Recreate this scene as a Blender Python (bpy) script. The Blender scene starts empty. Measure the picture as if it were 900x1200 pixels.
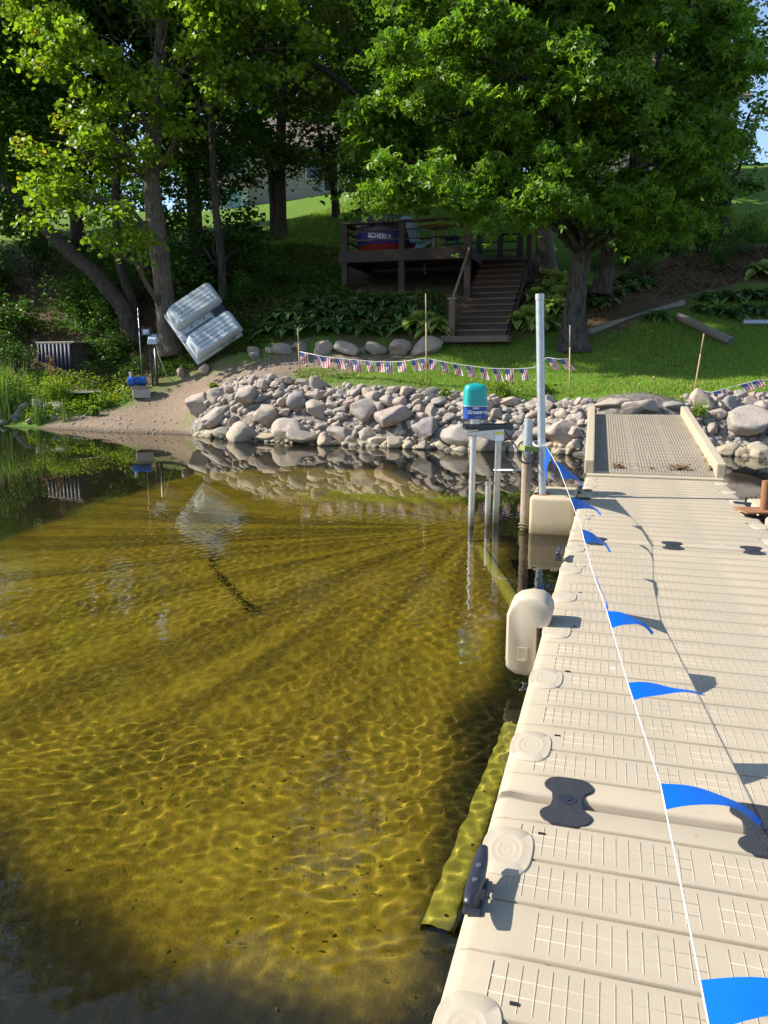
import bpy, bmesh, math, random
import numpy as np
from mathutils import Vector, Matrix, Quaternion, noise as mnoise

random.seed(7)
RNG = np.random.default_rng(11)
SC = bpy.context.scene
COL = SC.collection
R = math.radians

# ------------------------------------------------------------------ camera, sky, sun, exposure
CAM_Z = 1.53                    # eye above the lake
F_PX = 915.0                    # focal length for a 900 x 1200 frame
PITCH = math.atan2(170.0, F_PX)
cam_data = bpy.data.cameras.new('camera')
cam_data.sensor_fit = 'VERTICAL'
cam_data.sensor_height = 24.0
cam_data.lens = 24.0 * F_PX / 1200.0
cam_data.clip_start = 0.05
cam_data.clip_end = 2000.0
cam = bpy.data.objects.new('camera', cam_data)
COL.objects.link(cam)
cam.location = (0, 0, CAM_Z)
cam.rotation_euler = (R(90) - PITCH, 0, 0)
SC.camera = cam

SUN_EL = R(37.0)
SUN_AZ = math.atan2(-0.9945, 0.1045)          # from +Y towards +X
SUN_DIR = Vector((math.sin(SUN_AZ) * math.cos(SUN_EL), math.cos(SUN_AZ) * math.cos(SUN_EL), math.sin(SUN_EL)))
world = bpy.data.worlds.new("World")
SC.world = world
world.use_nodes = True
wn = world.node_tree
wn.nodes.clear()
wo = wn.nodes.new('ShaderNodeOutputWorld')
wb = wn.nodes.new('ShaderNodeBackground')
ws = wn.nodes.new('ShaderNodeTexSky')
ws.sky_type = 'NISHITA'
ws.sun_disc = False
ws.sun_elevation = SUN_EL
ws.sun_rotation = SUN_AZ
ws.altitude = 300
ws.air_density = 1.0
ws.dust_density = 0.6
ws.ozone_density = 1.6
wb.inputs['Strength'].default_value = 0.12
wn.links.new(ws.outputs[0], wb.inputs[0])
wn.links.new(wb.outputs[0], wo.inputs[0])

sun_data = bpy.data.lights.new('sun', 'SUN')
sun_data.energy = 5.0
sun_data.angle = R(0.53)
sun_data.color = (1.0, 0.935, 0.83)
sun_data.cycles.is_caustics_light = True
sun = bpy.data.objects.new('sun', sun_data)
COL.objects.link(sun)
sun.rotation_euler = SUN_DIR.to_track_quat('Z', 'Y').to_euler()
sun.location = SUN_DIR * 60

SC.view_settings.view_transform = 'Standard'
SC.view_settings.look = 'None'
SC.view_settings.gamma = 1.0
SC.view_settings.use_curve_mapping = False
SC.view_settings.exposure = 1.03
SC.render.engine = 'CYCLES'
SC.cycles.use_denoising = True
SC.cycles.max_bounces = 10
SC.cycles.transparent_max_bounces = 12
SC.cycles.diffuse_bounces = 3
SC.cycles.glossy_bounces = 3
SC.cycles.transmission_bounces = 6
SC.cycles.sample_clamp_indirect = 4.0
SC.cycles.use_adaptive_sampling = True
SC.cycles.adaptive_threshold = 0.02

# ------------------------------------------------------------------ measuring helpers (photo pixel -> place in metres)
cp, sp_ = math.cos(PITCH), math.sin(PITCH)
def ray(px, py):
    a, b = (px - 450.0) / F_PX, (600.0 - py) / F_PX
    return Vector((a, cp + b * sp_, -sp_ + b * cp))
def atz(px, py, z=0.0):
    d = ray(px, py); k = (z - CAM_Z) / d.z
    return Vector((d.x * k, d.y * k, z))
def aty(px, py, y):
    d = ray(px, py); k = y / d.y
    return Vector((d.x * k, y, CAM_Z + d.z * k))
def at_bed(px, py, depth):
    s = atz(px, py, 0.0)
    d = ray(px, py).normalized()
    e = 1 / 1.333
    c = -d.z
    t = d * e + Vector((0, 0, 1)) * (e * c - math.sqrt(1 - e * e * (1 - c * c)))
    k = -depth / t.z
    return s + t * k

# ------------------------------------------------------------------ object helpers
def link(o, parent=None):
    COL.objects.link(o)
    if parent is not None:
        o.parent = parent
    return o
def tag(o, label=None, cat=None, group=None, kind=None):
    if label: o['label'] = label
    if cat: o['category'] = cat
    if group: o['group'] = group
    if kind: o['kind'] = kind
    return o
def thing(name, label, cat, loc=(0, 0, 0), rz=0.0, group=None, rot=None):
    o = bpy.data.objects.new(name, None)
    o.empty_display_size = 0.2
    o.location = loc
    o.rotation_euler = rot if rot else (0, 0, rz)
    link(o)
    return tag(o, label, cat, group)
def np_mesh(name, V, F, mat=None, smooth=False):
    """V (n,3) array, F (m,k) array of equal-size faces"""
    V = np.asarray(V, dtype=np.float32); F = np.asarray(F, dtype=np.int32)
    me = bpy.data.meshes.new(name)
    m, k = F.shape
    me.vertices.add(len(V)); me.vertices.foreach_set('co', V.ravel())
    me.loops.add(m * k); me.loops.foreach_set('vertex_index', F.ravel())
    me.polygons.add(m)
    me.polygons.foreach_set('loop_start', np.arange(0, m * k, k, dtype=np.int32))
    me.polygons.foreach_set('loop_total', np.full(m, k, dtype=np.int32))
    if smooth:
        me.polygons.foreach_set('use_smooth', np.ones(m, dtype=bool))
    me.update(calc_edges=True)
    if mat: me.materials.append(mat)
    return me
def put(name, me, parent=None, loc=(0, 0, 0), rot=(0, 0, 0), scale=(1, 1, 1)):
    o = bpy.data.objects.new(name, me)
    o.location = loc; o.rotation_euler = rot; o.scale = scale
    return link(o, parent)
def set_attr(me, name, arr):
    """float attribute on points or a colour (n,3) on points"""
    arr = np.asarray(arr, dtype=np.float32)
    if arr.ndim == 1:
        a = me.attributes.new(name, 'FLOAT', 'POINT'); a.data.foreach_set('value', arr)
    else:
        a = me.attributes.new(name, 'FLOAT_VECTOR', 'POINT'); a.data.foreach_set('vector', arr.ravel())

class MB:
    """collects shapes, builds ONE mesh"""
    def __init__(s): s.v = []; s.f = []
    def add(s, verts, faces):
        n = len(s.v); s.v += [tuple(p) for p in verts]; s.f += [tuple(i + n for i in f) for f in faces]
        return s
    def box(s, c, d, M=None):
        x, y, z = d[0] / 2, d[1] / 2, d[2] / 2
        P = [Vector(p) for p in ((-x,-y,-z),(x,-y,-z),(x,y,-z),(-x,y,-z),(-x,-y,z),(x,-y,z),(x,y,z),(-x,y,z))]
        if M is not None: P = [M @ p for p in P]
        P = [p + Vector(c) for p in P]
        return s.add(P, [(0,3,2,1),(4,5,6,7),(0,1,5,4),(1,2,6,5),(2,3,7,6),(3,0,4,7)])
    def beam(s, a, b, w, h, up=(0, 0, 1)):
        """square bar from a to b, w sideways, h along up"""
        a, b = Vector(a), Vector(b); d = (b - a); L = d.length; d.normalize()
        side = d.cross(Vector(up))
        if side.length < 1e-5: side = Vector((1, 0, 0))
        side.normalize(); u = side.cross(d)
        M = Matrix((side, d, u)).transposed()
        return s.box((a + b) / 2, (w, L, h), M)
    def tube(s, pts, rad, n=8, cap=True):
        pts = [Vector(p) for p in pts]
        if not hasattr(rad, '__len__'): rad = [rad] * len(pts)
        V, F = [], []
        prev = None
        for i, p in enumerate(pts):
            t = (pts[min(i + 1, len(pts) - 1)] - pts[max(i - 1, 0)])
            t = t.normalized() if t.length > 1e-9 else Vector((0, 0, 1))
            if prev is None:
                a = Vector((1, 0, 0)) if abs(t.x) < .9 else Vector((0, 1, 0))
                n1 = t.cross(a).normalized()
            else:
                n1 = (prev - t * prev.dot(t))
                n1 = n1.normalized() if n1.length > 1e-6 else t.orthogonal().normalized()
            prev = n1; n2 = t.cross(n1)
            for k in range(n):
                an = 2 * math.pi * k / n
                V.append(p + (n1 * math.cos(an) + n2 * math.sin(an)) * rad[i])
        for i in range(len(pts) - 1):
            for k in range(n):
                F.append((i * n + k, i * n + (k + 1) % n, (i + 1) * n + (k + 1) % n, (i + 1) * n + k))
        if cap:
            F.append(tuple(range(n - 1, -1, -1))); F.append(tuple(range((len(pts) - 1) * n, len(pts) * n)))
        return s.add(V, F)
    def prism(s, poly, z0, z1):
        n = len(poly)
        V = [(x, y, z0) for x, y in poly] + [(x, y, z1) for x, y in poly]
        F = [tuple(range(n - 1, -1, -1)), tuple(range(n, 2 * n))]
        F += [(i, (i + 1) % n, n + (i + 1) % n, n + i) for i in range(n)]
        return s.add(V, F)
    def mesh(s, name, mat=None, smooth=False, bevel=0.0, seg=2, M=None, auto=None):
        me = bpy.data.meshes.new(name)
        me.from_pydata(s.v, [], s.f)
        bm = bmesh.new(); bm.from_mesh(me)
        if M is not None: bm.transform(M)
        bmesh.ops.recalc_face_normals(bm, faces=bm.faces)
        if bevel:
            es = [e for e in bm.edges if len(e.link_faces) == 2 and e.calc_face_angle(0) > R(35)]
            bmesh.ops.bevel(bm, geom=es, offset=bevel, segments=seg, affect='EDGES', profile=.6, clamp_overlap=True)
        bm.to_mesh(me); bm.free()
        if smooth or auto:
            me.polygons.foreach_set('use_smooth', np.ones(len(me.polygons), dtype=bool))
            if auto: me.set_sharp_from_angle(angle=R(auto))
        if mat: me.materials.append(mat)
        return me
    def build(s, name, mat=None, parent=None, loc=(0, 0, 0), rot=(0, 0, 0), **k):
        return put(name, s.mesh(name, mat, **k), parent, loc, rot)

def copy_tree(o, parent=None):
    c = o.copy(); COL.objects.link(c); c.parent = parent
    for ch in list(o.children):
        copy_tree(ch, c)
    return c

# ------------------------------------------------------------------ material helper
class NT:
    def __init__(s, name):
        s.m = bpy.data.materials.new(name); s.m.use_nodes = True
        s.t = s.m.node_tree; s.t.nodes.clear()
        s.out = s.n('ShaderNodeOutputMaterial')
    def n(s, typ, **k):
        o = s.t.nodes.new(typ)
        for a, b in k.items(): setattr(o, a, b)
        return o
    def l(s, a, b): s.t.links.new(a, b)
    def val(s, sock, v):
        if hasattr(v, 'links'): s.l(v, sock)
        else: sock.default_value = v
    def noise(s, vec, scale, detail=4, rough=.55, dist=0.0):
        o = s.n('ShaderNodeTexNoise'); o.inputs['Scale'].default_value = scale
        o.inputs['Detail'].default_value = detail; o.inputs['Roughness'].default_value = rough
        o.inputs['Distortion'].default_value = dist
        if vec is not None: s.l(vec, o.inputs['Vector'])
        return o.outputs['Fac']
    def voro(s, vec, scale, feature='F1', out='Distance'):
        o = s.n('ShaderNodeTexVoronoi', feature=feature); o.inputs['Scale'].default_value = scale
        if vec is not None: s.l(vec, o.inputs['Vector'])
        return o.outputs[out]
    def ramp(s, fac, stops):
        o = s.n('ShaderNodeValToRGB'); e = o.color_ramp.elements
        while len(e) < len(stops): e.new(.5)
        for i, (p, c) in enumerate(stops):
            e[i].position = p
            e[i].color = (c[0], c[1], c[2], 1) if hasattr(c, '__len__') else (c, c, c, 1)
        s.l(fac, o.inputs[0]); return o.outputs[0]
    def mix(s, fac, a, b, mode='MIX'):
        o = s.n('ShaderNodeMix', data_type='RGBA', blend_type=mode)
        for sock, v in ((o.inputs[0], fac), (o.inputs[6], a), (o.inputs[7], b)):
            if hasattr(v, 'links'): s.l(v, sock)
            elif hasattr(v, '__len__'): sock.default_value = (v[0], v[1], v[2], 1)
            else: sock.default_value = v
        return o.outputs[2]
    def math(s, op, a, b=0.0, clamp=False):
        o = s.n('ShaderNodeMath', operation=op, use_clamp=clamp)
        s.val(o.inputs[0], a); s.val(o.inputs[1], b); return o.outputs[0]
    def obj(s): return s.n('ShaderNodeTexCoord').outputs['Object']
    def gen(s): return s.n('ShaderNodeTexCoord').outputs['Generated']
    def geo(s): return s.n('ShaderNodeNewGeometry').outputs['Position']
    def rnd(s): return s.n('ShaderNodeObjectInfo').outputs['Random']
    def attr(s, name, out='Fac'):
        o = s.n('ShaderNodeAttribute'); o.attribute_name = name; return o.outputs[out]
    def scale(s, vec, xyz):
        o = s.n('ShaderNodeMapping'); o.inputs['Scale'].default_value = xyz; s.l(vec, o.inputs['Vector']); return o.outputs[0]
    def sep(s, vec):
        o = s.n('ShaderNodeSeparateXYZ'); s.l(vec, o.inputs[0]); return o.outputs
    def bump(s, h, strength=.3, dist=.02, normal=None):
        o = s.n('ShaderNodeBump'); o.inputs['Strength'].default_value = strength; o.inputs['Distance'].default_value = dist
        s.l(h, o.inputs['Height'])
        if normal is not None: s.l(normal, o.inputs['Normal'])
        return o.outputs[0]
    def bsdf(s, color, rough=.6, normal=None, metal=0.0, spec=.5, **k):
        o = s.n('ShaderNodeBsdfPrincipled')
        if hasattr(color, 'links'): s.l(color, o.inputs['Base Color'])
        else: o.inputs['Base Color'].default_value = (*color, 1)
        s.val(o.inputs['Roughness'], rough); s.val(o.inputs['Metallic'], metal)
        o.inputs['Specular IOR Level'].default_value = spec
        for a, b in k.items(): s.val(o.inputs[a], b)
        if normal is not None: s.l(normal, o.inputs['Normal'])
        return o.outputs[0]
    def done(s, shader):
        s.l(shader, s.out.inputs['Surface']); return s.m

def plain(name, c, rough=.55, var=.18, scale=14.0, metal=0.0, spec=.4, bump=.15, bscale=None, scum=False):
    """a plain real-world surface: slight mottling, wear and grain"""
    t = NT(name); v = t.obj()
    f = t.noise(v, scale, 5, .6)
    col = t.mix(t.math('MULTIPLY', f, 1.0), tuple(x * (1 - var) for x in c), tuple(min(1, x * (1 + var)) for x in c))
    f2 = t.noise(v, (bscale or scale * 5), 3)
    if scum:      # slime and mineral line where it stands in the lake
        w = t.geo(); zz = t.math('ADD', t.sep(w)[2], t.math('MULTIPLY', t.noise(w, 18, 4), .14))
        col = t.mix(t.ramp(zz, [(.06, .85), (.16, .45), (.24, 0)]), col, (.10, .085, .03))
        spots = t.noise(w, 26, 4, .7)
        col = t.mix(t.math('MULTIPLY', t.ramp(spots, [(.58, 0), (.72, 1)]), .45), col, (.14, .11, .075))
    return t.done(t.bsdf(col, t.math('ADD', t.math('MULTIPLY', f, .2), rough - .1), t.bump(f2, bump, .01), metal, spec))
# ------------------------------------------------------------------ lake: bed, water
DOCK_Z = 0.33
YAW = R(16.3)
DU = Vector((math.sin(YAW), math.cos(YAW), 0))      # along the dock, towards the shore
DV = Vector((DU.y, -DU.x, 0))                       # across the dock, to the right
DO = Vector((0.100, 1.252, 0)) - DV * 0.004          # a point on its left edge
def dk(s, t, z=DOCK_Z):
    p = DO + DU * s + DV * t
    return Vector((p.x, p.y, z))

def fbm(x, y, f, seed=0, octv=4):
    """cheap smooth value noise on arrays"""
    out = np.zeros_like(x); amp = 1.0; tot = 0
    for o in range(octv):
        X = x * f + 37.1 * (seed + o); Y = y * f + 11.7 * (seed + 2 * o)
        xi = np.floor(X).astype(np.int64); yi = np.floor(Y).astype(np.int64)
        fx = X - xi; fy = Y - yi
        fx = fx * fx * (3 - 2 * fx); fy = fy * fy * (3 - 2 * fy)
        def h(a, b):
            n = (a * 374761393 + b * 668265263 + (seed + o) * 1274126177) & 0x7fffffff
            n = ((n ^ (n >> 13)) * 1274126177) & 0x7fffffff
            return ((n ^ (n >> 16)) & 0xffff) / 65535.0
        v = (h(xi, yi) * (1 - fx) + h(xi + 1, yi) * fx) * (1 - fy) + (h(xi, yi + 1) * (1 - fx) + h(xi + 1, yi + 1) * fx) * fy
        out += v * amp; tot += amp; amp *= .5; f *= 2.03
    return out / tot

def poly_dist(X, Y, poly, closed=True):
    """signed distance to a polygon (negative inside) or plain distance to a line"""
    P = np.array(poly, dtype=float); n = len(P); d = np.full(X.shape, 1e9); ins = np.zeros(X.shape, bool)
    for i in range(n if closed else n - 1):
        a, b = P[i], P[(i + 1) % n]; e = b - a; L = (e ** 2).sum() + 1e-12
        t = np.clip(((X - a[0]) * e[0] + (Y - a[1]) * e[1]) / L, 0, 1)
        d = np.minimum(d, np.hypot(X - a[0] - t * e[0], Y - a[1] - t * e[1]))
        if closed:
            c = ((a[1] > Y) != (b[1] > Y)) & (X < (b[0] - a[0]) * (Y - a[1]) / (b[1] - a[1] + 1e-12) + a[0])
            ins ^= c
    return np.where(ins, -d, d) if closed else d

def grid(xs, ys):
    X, Y = np.meshgrid(xs, ys); n, m = len(xs), len(ys)
    i = np.arange(m - 1)[:, None] * n + np.arange(n - 1)[None, :]
    F = np.stack([i, i + 1, i + 1 + n, i + n], -1).reshape(-1, 4)
    return X, Y, F

BED_D = 0.62
WAVE_CURV = 3.2           # rms curvature of the ripples, 1/m
# the area the blower keeps clear of muck, as read from the photograph on the bed
CLEAR = [at_bed(px, py, BED_D) for px, py in ((-260, 700), (0, 640), (110, 592), (230, 556), (330, 548), (450, 552), (545, 590), (585, 640),
         (596, 700), (588, 760), (560, 800), (540, 850), (520, 930), (505, 1010), (495, 1100), (485, 1160), (420, 1176), (300, 1160),
         (200, 1126), (120, 1080), (60, 1036), (0, 985), (-120, 905), (-260, 850))]
CLEAR = [(p.x, p.y) for p in CLEAR]
BLOW = at_bed(556, 618, BED_D)

def bed_height(X, Y):
    d = poly_dist(X, Y, CLEAR)
    rx, ry = X - BLOW.x, Y - BLOW.y
    ang = np.arctan2(ry, rx); rr = np.hypot(rx, ry)
    streak = (fbm(ang * 9, rr * .12, 1.0, 3, 3) - .5) * 0.11 * np.clip(rr / 2, 0, 1) * np.clip(1.5 - rr / 9, 0.2, 1)
    inside = 1 / (1 + np.exp(np.clip(d * 9, -30, 30)))
    z = -BED_D + streak * inside + (fbm(X, Y, 1.1, 8, 4) - .5) * .12 + (fbm(X, Y, 7., 5, 3) - .5) * .025
    z = z + (1 - inside) * .03 - np.clip((d - .1) / .8, 0, 1) * .05
    lip = np.exp(-(d / .22) ** 2) * .05                     # the swept rim
    return z + lip, d, ang, rr

xs = np.concatenate([np.geomspace(-170, -8.2, 26), np.arange(-8, 4.0, .055), np.geomspace(4.2, 170, 26)])
ys = np.concatenate([-np.geomspace(150, .5, 22), np.arange(0, 9, .05), np.arange(9, 20, .11), np.array([20.3, 21, 22, 24])])
X, Y, F = grid(xs, ys)
Z, Dd, ang, rr = bed_height(X, Y)
far = np.clip((np.hypot(X, Y - 8) - 14) / 20, 0, 1)
Z = Z - far * 2.0
me = np_mesh('lake_bed', np.stack([X, Y, Z], -1).reshape(-1, 3), F, None, True)
edge = Dd + (fbm(X, Y, 2.2, 21, 5) - .5) * .22
set_attr(me, 'clear', (1 / (1 + np.exp(np.clip(edge * 26, -30, 30)))).ravel())
stk = fbm(ang * 24 + 50 + .3 * fbm(X, Y, .8, 9, 2), rr * .22, 1.0, 4, 4)
set_attr(me, 'streak', (.5 + (stk - .5) * np.clip(1.4 - rr / 5.5, .2, 1.15)).ravel())
t = NT('lake_bed')
pos = t.geo()
cl = t.attr('clear'); stv = t.attr('streak')
n1 = t.noise(pos, 1.3, 5, .6); n2 = t.noise(pos, 38, 4, .7); n3 = t.noise(pos, 7, 5, .65)
sand = t.ramp(n1, [(.3, (.135, .100, .008)), (.52, (.205, .155, .011)), (.72, (.245, .195, .016))])
sand = t.mix(t.math('MULTIPLY', t.ramp(stv, [(.38, 1.0), (.53, 0.0)]), .78), sand, (.055, .042, .005))
sand = t.mix(t.math('MULTIPLY', t.ramp(stv, [(.54, 0.0), (.66, 1.0)]), .4), sand, (.22, .18, .022))
sand = t.mix(t.ramp(n2, [(.42, .0), (.62, .55)]), sand, (.22, .175, .03))
sand = t.mix(t.ramp(n3, [(.48, .0), (.68, .6)]), sand, (.085, .060, .008))
muck = t.mix(n3, (.010, .011, .005), (.022, .021, .009))
muck = t.mix(t.ramp(n2, [(.6, 0.0), (.75, .4)]), muck, (.028, .024, .010))
col = t.mix(cl, muck, sand)
bedm = t.done(t.bsdf(col, .95, t.bump(t.math('ADD', n2, n3), .5, .03), 0, .1))
me.materials.append(bedm)
bed = tag(put('lake_bed', me), kind='structure')
bed.cycles.is_caustics_receiver = True

xs = np.concatenate([-np.geomspace(170, 9.3, 22), np.arange(-9.2, -5, .055), np.arange(-5, -3.2, .026), np.arange(-3.2, 1.5, .0125), np.arange(1.52, 8, .10), np.geomspace(8.2, 170, 22)])
ys = np.concatenate([-np.geomspace(150, .5, 20), np.arange(0, 1, .06), np.arange(1, 3.8, .0125), np.arange(3.8, 9, .026), np.arange(9, 14, .06), np.arange(14, 22, .1), np.array([22.4, 23, 24])])
X, Y, F = grid(xs, ys)
W = np.zeros_like(X)
wr = np.random.default_rng(5)
wx = X + .25 * (fbm(X, Y, .9, 41, 2) - .5); wy = Y + .25 * (fbm(X, Y, .9, 43, 2) - .5)
curv = 0.0
for k in range(44):
    lam = math.exp(wr.uniform(math.log(.042), math.log(.125))); th = wr.normal(R(-70), 1.0); ph = wr.uniform(0, 6.28)
    kk = 6.283 / lam
    am = lam ** 1.15
    W += np.sin(kk * math.cos(th) * wx + kk * math.sin(th) * wy + ph) * am * np.clip(1.25 - (Y - 2) * .05 * (.2 / lam), 0, 1)
    curv += .5 * (am * kk * kk) ** 2
W *= WAVE_CURV / math.sqrt(curv)
rough = np.clip(.30 + 1.9 * (fbm(X, Y, .42, 31, 3) - .28), .22, 1.3)
calm = np.clip(1.15 - (Y - 2.5) / 8.5, .2, 1)
Wz = W * rough * calm
ok = (X > -9.1) & (X < 7.9) & (Y > 0) & (Y < 22)
Wz = np.where(ok, Wz, 0)
me = np_mesh('lake_water', np.stack([X, Y, Wz], -1).reshape(-1, 3), F, None, True)
t = NT('lake_water')
g = t.n('ShaderNodeBsdfGlass'); g.inputs['IOR'].default_value = 1.333; g.inputs['Roughness'].default_value = 0.0
g.inputs['Color'].default_value = (1, .98, .9, 1)
watm = t.done(g.outputs[0])
me.materials.append(watm)
water = tag(put('lake_water', me), kind='structure')
water.cycles.is_caustics_caster = True
# ------------------------------------------------------------------ floating dock
def beige(name, base, dirt=.5):
    t = NT(name); v = t.geo()
    a = t.noise(v, 2.2, 5, .6); b = t.noise(v, 26, 4, .65); c = t.noise(v, 160, 2)
    col = t.mix(a, tuple(x * .9 for x in base), tuple(x * 1.06 for x in base))
    col = t.mix(t.math('MULTIPLY', t.ramp(b, [(.55, 0), (.78, 1)]), dirt * .45), col, (.25, .20, .14))
    sp = t.voro(v, 9.0)
    col = t.mix(t.math('MULTIPLY', t.ramp(sp, [(.03, 1), (.06, 0)]), dirt * t_spots), col, (.06, .045, .03))
    big = t.noise(v, .9, 4, .7)
    col = t.mix(t.math('MULTIPLY', t.ramp(big, [(.48, 0), (.68, 1)]), dirt * .35), col, tuple(x * .62 for x in base))
    drop = t.voro(v, 3.3)
    col = t.mix(t.math('MULTIPLY', t.ramp(drop, [(.035, 1), (.05, 0)]), dirt), col, (.62, .60, .55))
    scuff = t.noise(t.scale(v, (3, 40, 3)), 1.5, 4, .7)
    col = t.mix(t.math('MULTIPLY', t.ramp(scuff, [(.6, 0), (.75, 1)]), .16), col, tuple(x * .7 for x in base))
    zz = t.math('ADD', t.sep(v)[2], t.math('MULTIPLY', b, .10))
    col = t.mix(t.ramp(zz, [(.05, .8), (.11, .35), (.17, 0)]), col, (.13, .11, .045))
    seam = t.math('MULTIPLY', t.attr('seam'), t.ramp(a, [(.35, .25), (.65, .85)]))
    col = t.mix(seam, col, (.17, .135, .09))
    return t.done(t.bsdf(col, t.math('ADD', t.math('MULTIPLY', b, .25), .42), t.bump(c, .22, .002), 0, .4))
t_spots = .55
M_DOCK = beige('dock_plastic', (.395, .335, .243))
M_DOCK2 = beige('pocket_plastic', (.42, .36, .268), .25)
M_FLOAT = beige('float_plastic', (.46, .38, .25), .5)
M_BLACK = plain('black_rubber', (.016, .019, .028), .5, .5, 60, spec=.45, bump=.8, bscale=420)
M_BLACKS = plain('black_plastic', (.022, .025, .036), .38, .2, 20, spec=.5, bump=.1)
M_STEEL = plain('bolt_steel', (.42, .42, .43), .35, .3, 40, metal=.9)
M_DARK = plain('dark_hole', (.01, .009, .008), .9)

DOCK_W, SEC = 1.43, 3.44
dock = thing('floating_dock', 'beige plastic floating dock of three sections running from the front to the gangway', 'dock', dk(0, 0, 0), -YAW)

def section_mesh():
    """ribbed top with rounded sides: profile across x, panels along y"""
    W, L = DOCK_W, SEC
    xsec = [(0.0, -.34), (-.012, -.2), (-.012, -.05), (-.006, -.02), (.006, -.006), (.03, 0)]
    xs = [(x, z) for x, z in xsec] + [(W * k / 12, 0) for k in range(1, 12)] + [(W - x, z) for x, z in reversed(xsec)]
    rows = []                     # (y, dz, pull) along the section
    rows += [(0.0, -.34, 0), (.0, -.03, 0), (.006, -.008, 0), (.02, 0, 0), (.10, .002, 0)]
    n = 19; y0 = .115; p = (L - 2 * y0) / n
    for k in range(n + 1):
        y = y0 + p * k
        rows += [(y - .009, .0026, 0), (y - .005, .0015, 0), (y - .002, -.0045, .001), (y + .0015, -.0045, .001), (y + .005, .0034, 0), (y + .009, .0026, 0)]
        if k < n: rows += [(y + p * .3, .0025, 0), (y + p * .7, .0025, 0)]
    rows += [(L - .10, .002, 0), (L - .02, 0, 0), (L - .006, -.008, 0), (L, -.03, 0), (L, -.34, 0)]
    V = []; F = []; m = len(xs)
    for (y, dz, pull) in rows:
        for i, (x, z) in enumerate(xs):
            dzz = dz if (.1 < x < W - .1 or dz < -.02) else dz * .25
            sgn = 1 if x < W / 2 else -1
            V.append((x + (pull * sgn if z < 0 else 0), y, z + dzz if z > -.3 and dz > -.1 else (-.34 if dz < -.1 else z)))
    for j in range(len(rows) - 1):
        for i in range(m - 1):
            a = j * m + i
            F.append((a, a + 1, a + 1 + m, a + m))
    me = bpy.data.meshes.new('deck_section'); me.from_pydata(V, [], F)
    bm = bmesh.new(); bm.from_mesh(me); bmesh.ops.recalc_face_normals(bm, faces=bm.faces); bm.to_mesh(me); bm.free()
    me.polygons.foreach_set('use_smooth', np.ones(len(me.polygons), dtype=bool)); me.set_sharp_from_angle(angle=R(50))
    sv = []
    for (y, dz, pull) in rows: sv += [1.0 if dz < -.004 and dz > -.02 else (.12 if dz > .003 else 0)] * m
    set_attr(me, 'seam', sv)
    me.materials.append(M_DOCK); return me
def ridge_mesh():
    V, F = [], []
    def ridge(x0, x1, y0, y1, z0, h):
        n = len(V); ix, iy = min(.0012, (x1 - x0) * .3), min(.0012, (y1 - y0) * .3)
        V.extend([(x0, y0, z0), (x1, y0, z0), (x1, y1, z0), (x0, y1, z0), (x0 + ix, y0 + iy, z0 + h), (x1 - ix, y0 + iy, z0 + h), (x1 - ix, y1 - iy, z0 + h), (x0 + ix, y1 - iy, z0 + h)])
        F.extend([(n+4,n+5,n+6,n+7), (n,n+1,n+5,n+4), (n+1,n+2,n+6,n+5), (n+2,n+3,n+7,n+6), (n+3,n,n+4,n+7)])
    n = 19; y0 = .115; p = (SEC - 2 * y0) / n
    for k in range(n):
        a, b = y0 + p * k + .022, y0 + p * (k + 1) - .022
        pocket = (k % 3 == 1)
        for bx0, bx1 in ((.08 if not pocket else .155, .50), (.545, .905), (.95, 1.35 if not pocket else 1.275)):
            cnt = int(round((bx1 - bx0) / .0305)); st = (bx1 - bx0) / cnt
            for c in range(cnt + 1):
                x = bx0 + c * st
                ridge(x - .0017, x + .0017, a, b, .0018, .0019)
            for c in range(1, 3):
                y = a + (b - a) * c / 3
                ridge(bx0, bx1, y - .0013, y + .0013, .0018, .0016)
    return np_mesh('tread_ridges', V, F, M_DOCK)
def superellipse(cx, cy, rx, ry, e=3.2, n=36):
    o = []
    for k in range(n):
        a = 2 * math.pi * k / n; c, s = math.cos(a), math.sin(a)
        o.append((cx + rx * math.copysign(abs(c) ** (2 / e), c), cy + ry * math.copysign(abs(s) ** (2 / e), s)))
    return o
def pocket_mesh():
    V, F = [], []
    rings = [(1.0, -.02), (1.0, .0035), (.965, .0065), (.62, .0065), (.60, .0069), (.56, .0064), (.38, .0063), (.35, .0067), (.32, .0063), (.15, .006), (.12, .0064), (.09, .006), (.0, .006)]
    n = 36
    for k, (s, z) in enumerate(rings):
        e = 2.9 if s > .9 else 2.2
        V += [(x, y, z) for x, y in superellipse(0, 0, .064 * max(s, .001), .102 * max(s, .001), e, n)]
    for k in range(len(rings) - 1):
        for i in range(n):
            F.append((k * n + i, k * n + (i + 1) % n, (k + 1) * n + (i + 1) % n, (k + 1) * n + i))
    me = np_mesh('pocket_cover', V, F, M_DOCK2, True); me.set_sharp_from_angle(angle=R(45)); return me
def coupler_poly(n=40):
    o = []
    for k in range(n):
        a = 2 * math.pi * k / n
        y = math.sin(a); x = math.cos(a)
        yy = math.copysign(abs(y) ** .62, y)
        w = .040 + .036 / (1 + math.exp(-(abs(yy) - .42) * 16))
        o.append((math.copysign(abs(x) ** .55, x) * w, yy * .125))
    return o
def coupler_mesh():
    m = MB(); m.prism(coupler_poly(), -.03, .006)
    return m.mesh('coupler', M_BLACK, bevel=.004, seg=2, auto=40)
def bolt_mesh():
    m = MB(); m.tube([(0, 0, .004), (0, 0, .0075)], .026, 16); m.tube([(0, 0, .007), (0, 0, .010)], .011, 8)
    return m.mesh('bolt', M_BLACKS, auto=40)
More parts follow.
